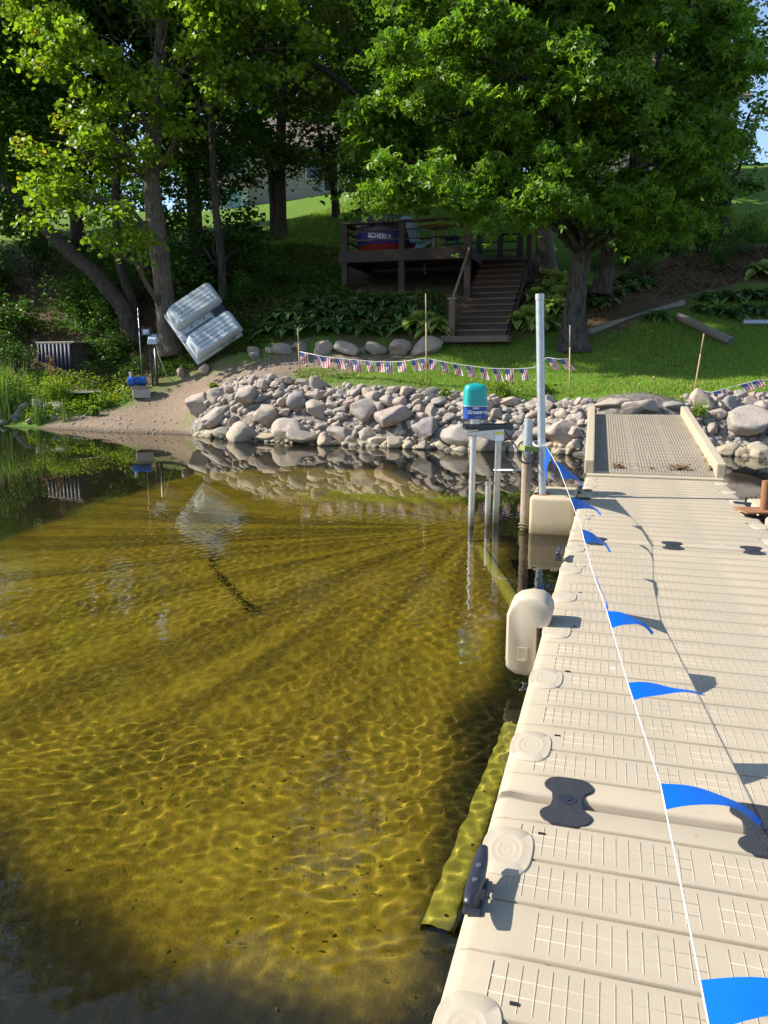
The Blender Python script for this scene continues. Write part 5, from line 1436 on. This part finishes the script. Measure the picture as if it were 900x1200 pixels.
m = MB(); m.beam(ra, rb, .05, .06); m.build('hand_rail', M_GREYW, stairs)
sbox('newel_post', SW - .05, SW + .09, RUN * NS + .05, RUN * NS + .2, RISE * NS - .4, RISE * NS + .85, M_DECK)

# ------------------------------------------------------------------ on the deck
def ondeck(s, t): return DUz(s, t, .0, RF)
def lathe(m, prof, n=28):
    k0 = len(m.v)
    for r_, z in prof: m.v += [(math.cos(2 * math.pi * i / n) * r_, math.sin(2 * math.pi * i / n) * r_, z) for i in range(n)]
    for k in range(len(prof) - 1):
        for i in range(n): m.f.append((k0 + k * n + i, k0 + k * n + (i + 1) % n, k0 + (k + 1) * n + (i + 1) % n, k0 + (k + 1) * n + i))
    return m
t = NT('tube_black_pattern'); v = t.obj()
w = t.n('ShaderNodeTexWave', wave_type='BANDS', bands_direction='Z'); w.inputs['Scale'].default_value = 7; w.inputs['Distortion'].default_value = 7; w.inputs['Detail'].default_value = 0; t.l(v, w.inputs['Vector'])
M_TB = t.done(t.bsdf(t.mix(t.ramp(w.outputs[0], [(.68, 0), (.76, 1)]), (.012, .012, .022), (.15, .12, .17)), .4))
t = NT('tube_blue_pattern'); v = t.obj()
w = t.n('ShaderNodeTexWave', wave_type='BANDS', bands_direction='DIAGONAL'); w.inputs['Scale'].default_value = 2.2; w.inputs['Distortion'].default_value = 4; t.l(v, w.inputs['Vector'])
M_TU = t.done(t.bsdf(t.ramp(w.outputs[0], [(.3, (.03, .03, .22)), (.5, (.12, .04, .25)), (.62, (.25, .10, .14)), (.7, (.02, .03, .17))]), .4))
M_RED = plain('red_vinyl', (.42, .045, .035), .4, .15)
tp_ = ondeck(.98, -DWD * .715)
tb = thing('towable_tube', 'large black blue and red round inflatable tube standing behind the deck railing', 'inflatable tube', tp_ + DU * .12, -YAW); tb.scale = (1.22, 1.1, 1.2)
R3 = [(.0, .02), (.42, .02), (.56, .06), (.64, .14), (.685, .2)]
m = MB(); lathe(m, R3, 36); m.build('base', M_RED, tb, smooth=True)
m = MB(); lathe(m, [(.686, .202), (.72, .3), (.745, .4), (.75, .5)], 36); m.build('side_band', M_TU, tb, smooth=True)
m = MB(); lathe(m, [(.751, .502), (.75, .62), (.72, .74), (.64, .84), (.5, .90), (.3, .88), (.0, .8)], 36); m.build('cover', M_TB, tb, smooth=True)
def curved_text(txt, size, rad, zc, mat, parent, a0=-math.pi / 2, slope=.0):
    o = lettering(txt, size, (0, 0, 0), mat, None, (0, 0, 0), bold=.004)
    for v in o.data.vertices:
        x, y, z = v.co; a = a0 + x / rad
        zz = zc + y + slope * x; r_ = rad + z
        v.co = (math.cos(a) * r_, math.sin(a) * r_, zz)
    o.parent = parent; o.location = (0, 0, 0); return o
curved_text('SCHEELS', .15, .752, .362, M_WHITE, tb, -math.pi / 2 + .0, -.12)
for s in (-1, 1):
    m = MB(); m.tube([(s * .3, -.70, .60), (s * .3, -.77, .66), (s * .14, -.79, .66), (s * .14, -.73, .60)], .018, 6); m.build('grab_handle', M_BLACKS, tb, smooth=True)
M_YMET = plain('yellow_metal', (.42, .38, .05), .4, .1)
M_LBLUE = plain('pale_blue_plastic', (.34, .50, .60), .5, .1)
M_DBLUE = plain('blue_metal', (.02, .05, .20), .4, .1)
tp_ = ondeck(.85, -DWD * .30)
tb = thing('bistro_table', 'small round yellow metal table with curved legs on the deck', 'table', tp_, -YAW)
m = MB(); lathe(m, [(0, .70), (.50, .70), (.52, .715), (.50, .73), (0, .735)], 30); m.build('table_top', M_YMET, tb, auto=40)
for k in range(4):
    a = k * math.pi / 2 + .5; c, s = math.cos(a), math.sin(a)
    m = MB(); m.tube([(c * .40, s * .40, .70), (c * .22, s * .22, .60), (c * .07, s * .07, .42), (c * .07, s * .07, .30), (c * .2, s * .2, .12), (c * .36, s * .36, .01)], .016, 7); m.build('leg', M_YMET, tb, smooth=True)
m = MB(); m.tube([(math.cos(a) * .075, math.sin(a) * .075, .36) for a in np.linspace(0, 6.283, 17)], .012, 6); m.build('ring', M_YMET, tb, smooth=True)
def slat_chair(loc, rz, mat, label):
    t_ = thing('deck_chair', label, 'chair', loc, rz)
    for k in range(6):
        x = -.25 + k * .1; m = MB(); m.beam((x, .22, .32), (x * 1.12, .55, .98 - abs(x) * .3), .085, .02, (0, -1, .3)); m.build('back_slat', mat, t_)
    for k in range(5):
        y = -.28 + k * .11; m = MB(); m.beam((-.28, y, .38 - k * .02), (.28, y, .38 - k * .02), .095, .02); m.build('seat_slat', mat, t_)
    for s in (-1, 1):
        m = MB(); m.beam((s * .34, -.34, .58), (s * .34, .42, .58), .11, .022); m.build('armrest', mat, t_)
        m = MB(); m.beam((s * .33, -.30, 0), (s * .33, -.30, .568), .03, .09, (0, 1, 0)); m.build('leg', mat, t_)
        m = MB(); m.beam((s * .29, .50, .0), (s * .29, -.28, .36), .028, .1); m.build('leg', mat, t_)
    return t_
slat_chair(ondeck(.9, -DWD * .455), -YAW + 2.6, M_LBLUE, 'pale blue slatted chair between the inflatable tube and the table')
def wire_chair(loc, rz, label):
    t_ = thing('metal_chair', label, 'chair', loc, rz)
    m = MB(); lathe(m, [(0, .44), (.21, .44), (.22, .455), (.0, .46)], 20); m.build('seat', M_DBLUE, t_, auto=40)
    m = MB(); m.tube([(-.2, .18, .44), (-.21, .24, .75), (-.1, .26, .88), (.1, .26, .88), (.21, .24, .75), (.2, .18, .44)], .014, 7); m.build('back_frame', M_DBLUE, t_, smooth=True)
    for x in (-.08, .08): m = MB(); m.tube([(x, .2, .45), (x, .255, .87)], .009, 6); m.build('back_bar', M_DBLUE, t_, smooth=True)
    for sx in (-1, 1):
        for sy in (-1, 1): m = MB(); m.tube([(sx * .15, sy * .15, .44), (sx * .21, sy * .22, 0)], .013, 6); m.build('leg', M_DBLUE, t_, smooth=True)
wire_chair(ondeck(1.0, -DWD * .13), -YAW - 1.2, 'dark blue metal chair right of the yellow table'); wire_chair(ondeck(1.5, -DWD * .22), -YAW + .3, 'dark blue metal chair behind the yellow table')

# ------------------------------------------------------------------ the raft boat leaning against the tree
M_HULL = None
t = NT('weathered_white_hull'); v = t.obj()
a = t.noise(v, 3, 5, .65); b = t.noise(v, 16, 4, .7)
col = t.mix(a, (.40, .47, .52), (.52, .57, .60)); col = t.mix(t.ramp(b, [(.52, 0), (.70, .75)]), col, (.20, .17, .115))
M_HULL = t.done(t.bsdf(col, .5, t.bump(b, .15, .01), 0, .4))
M_GROOVE = plain('dirty_groove', (.13, .14, .14), .8, .3)
BY = 21.6; bc = aty(238, 380, BY)
pa = (aty(252, 343.5, BY + .25) - aty(200, 378, BY)).normalized(); pb = (aty(250, 399, BY - .2) - aty(226, 364, BY + .15)); pb = (pb - pa * pb.dot(pa)).normalized(); pnn = pa.cross(pb)
if pnn.y > 0: pnn = -pnn
boat = thing('raft_boat', 'small white twin hulled plastic boat tipped up against the left tree', 'boat', bc)
MR = Matrix((pa, pb, pnn)).transposed().to_4x4()
boat.matrix_world = Matrix.Translation(bc) @ MR
LA, LB = 1.42, 1.74
def rbox(x0, x1, y0, y1, z0, z1, name, mat, bev=.02, seg=3, parent=None, taper=None):
    m = MB(); m.box((0, 0, 0), (x1 - x0, y1 - y0, z1 - z0))
    if taper: m.v = [(x + (taper if (z > 0 and x < 0) else (-taper * .35 if (z > 0 and x > 0) else 0)), y * (.88 if z > 0 else 1), z) for x, y, z in m.v]
    return m.build(name, mat, parent or boat, ((x0 + x1) / 2, (y0 + y1) / 2, (z0 + z1) / 2), bevel=bev, seg=seg, auto=40)
rbox(-LA / 2 - .03, LA / 2, -LB / 2, LB / 2, -.10, -.002, 'deck_plate', M_HULL, .03)
rbox(-LA / 2 - .05, LA / 2 + .015, -LB / 2 - .015, LB / 2 + .015, -.14, -.102, 'rub_rail', plain('dark_rail', (.05, .03, .035), .5), .012)
for y0, y1, sh in ((-LB / 2 + .02, -.18, .0), (.16, LB / 2 - .02, .0)):
    h_ = rbox(-LA / 2 + .01, LA / 2 + .10, y0, y1, .0, .30, 'hull', M_HULL, .10, 4, taper=.16)
    wdt = y1 - y0
    for k in range(4):
        yy = -wdt / 2 * .88 + wdt * .88 * (k + 1) / 5
        m = MB(); m.box((.07, yy, .151), (LA * .78, .012, .006)); m.build('groove', M_GROOVE, h_)
    for k in range(5):
        yy = -wdt / 2 * .88 + wdt * .88 * (k + .5) / 5
        m = MB(); m.box((.07, yy, .150), (LA * .80, wdt * .88 / 5 - .02, .012)); m.build('rib', M_HULL, h_, bevel=.005)
rbox(LA / 2 - .34, LA / 2 + .02, -.16, .14, .002, .06, 'motor_well', M_BLACKS, .02)
rbox(-LA / 2 + .1, LA / 2 - .4, -.03, .01, .0, .03, 'keel_strip', M_GROOVE, .006); rbox(-LA / 2 - .02, -LA / 2 + .16, -.08, .13, .0, .05, 'nose_block', M_STEEL, .02)
for x in (-.3, .1): rbox(x, x + .03, -.14, -.10, .0, .02, 'bracket', M_DARK, .004)

# ------------------------------------------------------------------ pump corner at the left
M_CONC = plain('concrete_block', (.36, .34, .30), .92, .2, 20, bump=.5)
M_PBLUE = plain('blue_pump_paint', (.015, .11, .42), .45, .15)
M_HOSE = plain('yellow_hose', (.42, .38, .22), .6, .1)
q = gpt(166, 466); z0 = q.y
bk = thing('concrete_block', 'grey hollow concrete block on the sand under the blue pump', 'block', q, .35)
m = MB()
for x, y, w_, d_ in ((0, -.085, .44, .035), (0, .085, .44, .035), (-.2, 0, .04, .135), (0, 0, .04, .135), (.2, 0, .04, .135)): m.box((x, y, .11), (w_, d_, .22))
m.build('shell', M_CONC, bk)
wb_ = thing('wood_block', 'short brown timber piece lying on top of the concrete block', 'timber', q + Vector((-.04, .05, .22)), .35)
m = MB(); m.box((0, 0, .045), (.46, .18, .09)); m.build('timber', M_OLDW, wb_, bevel=.008)
pq = q + Vector((-.14, .05, .31))
pm = thing('water_pump', 'bright blue electric water pump on the timber above the concrete block', 'pump', pq, .2)
def shift(m, d, k0): m.v[k0:] = [(x + d[0], y + d[1], z + d[2]) for x, y, z in m.v[k0:]]
m = MB(); m.tube([(-.02, 0, .13), (.26, 0, .13)], .105, 18); m.build('motor', M_PBLUE, pm, bevel=.015, auto=40)
m = MB()
for k in range(6): m.tube([(.04 + k * .032, 0, .13), (.052 + k * .032, 0, .13)], .113, 18)
tag(m.build('cooling_fins', M_PBLUE, pm, auto=40), kind='stuff')
m = MB(); m.tube([(-.20, 0, .12), (-.03, 0, .12)], .125, 18); m.build('volute', M_PBLUE, pm, bevel=.02, auto=40)
m = MB(); m.tube([(-.13, 0, .22), (-.13, 0, .36)], .038, 12); m.tube([(-.13, 0, .33), (-.13, 0, .37)], .05, 12); m.build('outlet_pipe', M_STEEL, pm, auto=40)
m = MB(); m.tube([(-.2, 0, .12), (-.26, 0, .12)], .05, 12); m.build('inlet', M_STEEL, pm, auto=40)
m = MB(); m.box((.14, -.02, .015), (.2, .2, .03)); m.build('foot', M_BLACKS, pm, bevel=.005)
m = MB(); e = gpt(118, 474); a0 = pq + Vector((-.24, -.06, .1)); org = a0.copy()
pipe = thing('suction_pipe', 'black plastic pipe running from the blue pump down to the water', 'pipe', org)
m.tube([Vector((0, 0, 0)), gpt(148, 456) - org + Vector((0, 0, .12)), gpt(133, 466) - org + Vector((0, 0, .06)), e - org + Vector((0, 0, .03)), gpt(95, 492) - org], .028, 8); m.build('tube', M_BLACKS, pipe, smooth=True)
g = gpt(183, 452); pp = thing('outlet_post', 'dark post with a grey hooded outlet box beside the pump', 'post', g)
hp_ = aty(183, 392, g.y).z - g.z
m = MB(); m.beam((.03, 0, -.2), (0, 0, hp_), .075, .075, (0, 1, 0)); m.build('post', M_DECK, pp, bevel=.005)
m = MB(); m.beam((-.07, -.02, -.2), (-.10, -.02, hp_ * .72), .05, .05, (0, 1, 0)); m.build('side_post', M_DECK, pp, bevel=.005)
m = MB(); m.v = [(-.13, -.19, -.14), (.13, -.19, -.14), (.13, -.04, -.14), (-.13, -.04, -.14), (-.11, -.17, .0), (.11, -.17, .0), (.11, -.04, .13), (-.11, -.04, .13)]; m.f = [(0, 3, 2, 1), (4, 5, 6, 7), (0, 1, 5, 4), (1, 2, 6, 5), (2, 3, 7, 6), (3, 0, 4, 7)]
m.build('outlet_cover', plain('grey_cover', (.42, .50, .58), .4), pp, (0, .0, hp_ - .12), bevel=.012)
m = MB(); m.tube([(.02, -.06, .05), (.03, -.06, hp_ - .3)], .014, 8); m.build('conduit', M_STEEL, pp, smooth=True)
m = MB(); e2 = gpt(201, 446) - g; m.tube([(.06, -.08, hp_ - .25), (.16, -.1, hp_ * .55), (.3, -.05, .3), e2], .012, 7); m.build('cable', M_HOSE, pp, smooth=True)
cb = thing('control_box', 'small black box with a white panel fixed above the outlet cover', 'control box', aty(172, 389, g.y - .05))
m = MB(); m.box((0, 0, 0), (.26, .10, .19)); m.build('case', M_BLACKS, cb, bevel=.01)
m = MB(); m.box((-.01, -.052, 0), (.15, .006, .12)); m.build('panel', plain('lilac_panel', (.62, .60, .74), .4, .05), cb)
m = MB(); m.tube([(.02, -.0562, -.03), (.02, -.058, -.03)], .022, 10); m.build('socket', M_BLACKS, cb)
m = MB(); m.beam((.10, .03, -.06), (.22, .05, -.06), .04, .04); m.build('arm', M_BLACKS, cb)
sk = gpt(167, 452); st_ = thing('thin_stake', 'thin pale metal rod stuck in the ground beside the blue pump', 'stake', sk)
m = MB(); m.tube([(0, 0, -.2), (-.01, 0, aty(167, 361, sk.y).z - sk.z)], .011, 8); m.build('rod', M_STEEL, st_, smooth=True)

# corrugated bin in the shade
g = gpt(64, 432); bn = thing('storage_bin', 'dark blue corrugated bin with a grey weathered lid half hidden by weeds', 'bin', g + Vector((0, .1, -.05)), -.45); bn.scale = (1.3, 1.3, 1.15); bn.location.z -= .12
m = MB(); m.box((.0, .45, .36), (1.0, .9, .78)); m.build('body', plain('dark_boards', (.05, .035, .03), .85, .4), bn, bevel=.01)
for k in range(9): m = MB(); m.tube([(-.46 + k * .115, -.005, 0), (-.46 + k * .115, -.005, .74)], .045, 8); m.build('corrugation', plain('dark_blue_metal', (.010, .016, .034), .6, .4) if k == 0 else bpy.data.materials['dark_blue_metal'], bn, smooth=True)
for k in range(4): m = MB(); m.box((0, .12 + k * .235, .775), (1.14, .225, .04)); m.build('lid_board', M_GREYW, bn, bevel=.006)

# ------------------------------------------------------------------ timbers and pipes lying on the lawn
def lying(name, label, cat, a, b, rad, mat, cap=None, square=None):
    c = (a + b) / 2; t_ = thing(name, label, cat, c)
    m = MB()
    if square: m.beam(a - c, b - c, *square); m.build('timber', mat, t_, bevel=.012)
    else: m.tube([a - c, (a + b) / 2 - c, b - c], rad, 16); m.build('shaft', mat, t_, auto=40)
    if cap:
        d = (b - a).normalized(); m = MB(); m.tube([b - c - d * .06, b - c + d * .012], rad * 1.06, 16); m.build('end_band', cap, t_, auto=40)
    return t_
lying('round_log', 'round grey log with a banded end lying on the shaded lawn', 'log', gpt(794, 378) + Vector((0, 0, .16)), gpt(856, 406) + Vector((0, 0, .12)), .105, M_GREYW, M_STEEL)
lying('steel_pipe', 'shiny grey pipe lying at the right edge of the lawn', 'pipe', gpt(870, 382) + Vector((0, 0, .09)), gpt(925, 382) + Vector((0, 0, .09)), .075, M_GALV, M_STEEL)
lying('edging_timber', 'flat weathered timber edging the lawn right of the maple', 'timber', gpt(690, 391) + Vector((0, 0, .06)), gpt(800, 357) + Vector((0, 0, .06)), 0, M_GREYW, None, (.16, .14))

# ------------------------------------------------------------------ flag bunting on stakes
M_STAKE = plain('wood_stake', (.42, .27, .13), .7, .3, 20)
def stake(px, py0, py1, px1, label, rad=.014):
    g = gpt(px, py0); t_ = thing('stake', label, 'stake', g, 0, 'stakes holding the flag bunting'); tp = aty(px1, py1, g.y) - g
    m = MB(); m.tube([tp * -.06, tp * .7], rad, 8); m.build('rod', M_STAKE, t_, smooth=True)
    m = MB(); m.tube([tp * .7, tp], rad * .92, 8); m.build('upper_rod', M_OLDW, t_, smooth=True); return g, g + tp
s1 = stake(351.5, 441, 385, 349, 'thin stake at the left end of the flag bunting by the sand path')
s2 = stake(500, 455, 344, 499, 'thin stake in the middle of the flag bunting below the pale hosta')
s3 = stake(667.5, 466, 381, 668, 'thin stake at the right end of the bunting in front of the maple')
s4 = stake(812, 468, 391, 825, 'leaning bamboo coloured stake behind the top right of the gangway')
t = NT('striped_flag'); u, vv = t.attr('fu'), t.attr('fv')
stripe = t.math('FRACT', t.math('MULTIPLY', u, 3.5)); red = t.math('GREATER_THAN', stripe, .5)
col = t.mix(red, (.70, .66, .66), (.52, .10, .12))
can = t.math('MULTIPLY', t.math('LESS_THAN', u, .54), t.math('LESS_THAN', vv, .42))
cv = t.n('ShaderNodeCombineXYZ'); t.l(u, cv.inputs[0]); t.l(vv, cv.inputs[1])
star = t.ramp(t.voro(cv.outputs[0], 13), [(.22, 1), (.3, 0)])
col = t.mix(can, col, t.mix(star, (.05, .09, .30), (.62, .62, .68)))
p_ = t.bsdf(col, .7, None, 0, .2); tr = t.n('ShaderNodeBsdfTranslucent'); t.l(col, tr.inputs[0]); mx = t.n('ShaderNodeMixShader'); mx.inputs[0].default_value = .35; t.l(p_, mx.inputs[1]); t.l(tr.outputs[0], mx.inputs[2])
M_FLAG = t.done(mx.outputs[0])
def flag_mesh(a, b, drop, sway, ph, org):
    V, F, U, W_ = [], [], [], []; nu, nv = 6, 7
    d = (b - a); n = Vector((0, -1, 0))
    for j in range(nv):
        for i in range(nu):
            u_, v_ = i / (nu - 1), j / (nv - 1)
            p = a.lerp(b, u_) + Vector((sway * v_, 0, -drop * v_)) + n * (.035 * math.sin(u_ * 4 + v_ * 3 + ph) * v_)
            V.append(p - org); U.append(u_); W_.append(v_)
    for j in range(nv - 1):
        for i in range(nu - 1): k = j * nu + i; F.append((k, k + 1, k + nu + 1, k + nu))
    me = np_mesh('flag', V, F, M_FLAG, True); set_attr(me, 'fu', U); set_attr(me, 'fv', W_); return me
def yat(px): return float(np.interp(px, [350, 500, 667], [s1[0].y, s2[0].y, s3[0].y]))
cpts = [(351, 412), (380, 418), (408, 421), (440, 424), (470, 424), (499, 419.5), (527, 425.5), (570, 431.5), (600, 432.5), (626, 431), (641, 419), (655, 421), (668, 420)]
CP = [aty(x, y, yat(x)) for x, y in cpts]; cx_ = [c[0] for c in cpts]
fb = thing('flag_bunting', 'string of small striped flags strung between stakes above the rock bank', 'bunting', CP[0])
m = MB(); m.tube([p - CP[0] for p in CP], .006, 5); m.build('cord', M_CORD, fb, smooth=True)
def on_bunt(px): y = float(np.interp(px, cx_, [c[1] for c in cpts])); return aty(px, y, yat(px))
rf = random.Random(9)
for px in (356, 370, 382, 396, 408, 418, 432, 445, 456, 470, 485, 496.5, 507, 520, 535, 550.5, 566, 581, 597, 613):
    w = 4.6 + rf.uniform(-.6, .6); put('flag', flag_mesh(on_bunt(px - w), on_bunt(px + w), rf.uniform(.21, .26), rf.uniform(.0, .10), rf.uniform(0, 6), CP[0]), fb)
for px, sw in ((646, .12), (660, .16)): put('flag', flag_mesh(on_bunt(px - 5), on_bunt(px + 5), .22, sw, px, CP[0]), fb)
C2 = [s4[0] + Vector((.02, -.02, .18)), aty(833, 460, s4[0].y - .1), gpt(850, 466) + Vector((0, -.3, .22)), gpt(880, 465) + Vector((0, -.2, .32)), gpt(930, 463) + Vector((0, 0, .33))]
fb2 = thing('flag_bunting', 'fallen end of the flag bunting draped over the rocks right of the gangway', 'bunting', C2[0])
m = MB(); m.tube([p - C2[0] for p in C2], .006, 5); m.build('cord', M_CORD, fb2, smooth=True)
for i, f, dr in ((0, .15, .26), (1, .1, .24), (2, .3, .14), (2, .75, .12), (3, .3, .12)):
    a = C2[i].lerp(C2[i + 1], f); b = C2[i].lerp(C2[i + 1], f + .22); b = a + (b - a).normalized() * .26; put('flag', flag_mesh(a, b, dr, .10, i * 2 + f, C2[0]), fb2)

# ------------------------------------------------------------------ houses and other things up the hill
M_SIDING = plain('beige_siding', (.50, .45, .38), .8, .06, 3, bump=.1)
M_ROOF = plain('brown_shingles', (.20, .15, .125), .9, .3, 8, bump=.5)
M_TRIM = plain('white_trim', (.70, .70, .68), .6, .05)
M_GLASS = plain('dark_glass', (.02, .025, .03), .08, .1, spec=.8, bump=0)
def house(loc, rz, w, d, h, rh, label, wins):
    t_ = thing('house', label, 'house', loc, rz)
    m = MB(); m.v = [(-w/2,-d/2,-2),(w/2,-d/2,-2),(w/2,d/2,-2),(-w/2,d/2,-2),(-w/2,-d/2,h),(w/2,-d/2,h),(w/2,d/2,h),(-w/2,d/2,h),(-w/2,0,h+rh),(w/2,0,h+rh)]
    m.f = [(0,1,5,4),(2,3,7,6),(1,2,6,9,5),(3,0,4,8,7),(0,3,2,1)]; m.build('wall', M_SIDING, t_)
    for k in range(10): 
        m = MB(); m.box((0, -d/2 - .006, .25 + k * (h - .3) / 10), (w - .02, .02, .03)); m.build('siding_board', M_SIDING, t_)
    for s in (-1, 1):
        m = MB(); a, b = (0, 0, h + rh + .12), (0, s * (d / 2 + .6), h + .02 - rh * .6 / (d / 2) * .8)
        n_ = Vector((0, s * rh, d / 2)).normalized() * .16
        q = [Vector((-w/2-.5, a[1], a[2])), Vector((w/2+.5, a[1], a[2])), Vector((w/2+.5, b[1], b[2])), Vector((-w/2-.5, b[1], b[2]))]
        m.v = q + [x + n_ for x in q]; m.f = [(0,1,2,3),(4,5,6,7),(0,1,5,4),(1,2,6,5),(2,3,7,6),(3,0,4,7)]; m.build('roof', M_ROOF, t_)
    m = MB(); m.box((0, -d/2 - .62, h - .30), (w + 1.0, .06, .22)); m.build('gutter', plain('grey_gutter', (.28, .27, .25), .6) if 'grey_gutter' not in bpy.data.materials else bpy.data.materials['grey_gutter'], t_)
    for x, z, ww, hh, nm in wins:
        m = MB(); m.box((x, -d/2 - .03, z), (ww + .2, .10, hh + .2)); f = m.build(nm, M_TRIM, t_)
        m = MB(); m.box((x, -d/2 - .085, z), (ww, .03, hh)); m.build('pane', M_GLASS, f)
    return t_
h1 = aty(322, 240, 54); h1.z = gz_(h1.x, h1.y)
house(h1, R(12), 7.6, 7, 2.7, 2.2, 'beige house with a brown roof on the hill behind the left trees', [(2.2, 1.5, .9, 1.2, 'window'), (3.2, 1.15, .8, 1.9, 'door_frame'), (-2.6, 1.5, 1.2, 1.1, 'window')])
h2 = aty(755, 178, 52); h2.z = gz_(h2.x, h2.y)
house(h2, R(-8), 9, 7, 3.0, 2.4, 'beige house on the hilltop hidden behind the big maple', [(-2.5, 1.6, 1.3, 1.2, 'window'), (1.0, 1.6, 1.3, 1.2, 'window'), (3.2, 1.2, .9, 2.0, 'door_frame')])
g = aty(272, 243, 50); g.z = gz_(g.x, g.y)
sh = thing('white_shed', 'small white shed at the foot of the hill house seen through the leaves', 'shed', g, .1)
m = MB(); m.v = [(-1,-.8,-.5),(1,-.8,-.5),(1,.8,-.5),(-1,.8,-.5),(-1,-.8,1.1),(1,-.8,1.1),(1,.8,1.1),(-1,.8,1.1),(-1,0,1.6),(1,0,1.6)]; m.f = [(0,1,5,4),(2,3,7,6),(1,2,6,9,5),(3,0,4,8,7)]; m.build('wall', M_TRIM, sh)
for s in (-1, 1):
    m = MB(); m.v = [(-1.1,0,1.62),(1.1,0,1.62),(1.1,s*.95,1.06),(-1.1,s*.95,1.06),(-1.1,0,1.68),(1.1,0,1.68),(1.1,s*.95,1.12),(-1.1,s*.95,1.12)]; m.f = [(0,1,2,3),(4,5,6,7),(0,1,5,4),(1,2,6,5),(2,3,7,6),(3,0,4,7)]; m.build('roof', M_ROOF, sh)
m = MB(); m.box((.2, -.81, .3), (.7, .04, 1.3)); m.build('door', M_LBLUE, sh)
M_ORW = plain('orange_wood', (.33, .15, .06), .7, .2)
g = gpt(759, 276, 20, 60); slat_chair(g, 2.9, M_ORW, 'orange-brown wooden lawn chair in the shade behind the maple')
g = gpt(742, 272, 20, 60); slat_chair(g + Vector((-.1, .2, 0)), 2.4, M_TRIM, 'white slatted lawn chair in the shade behind the maple')
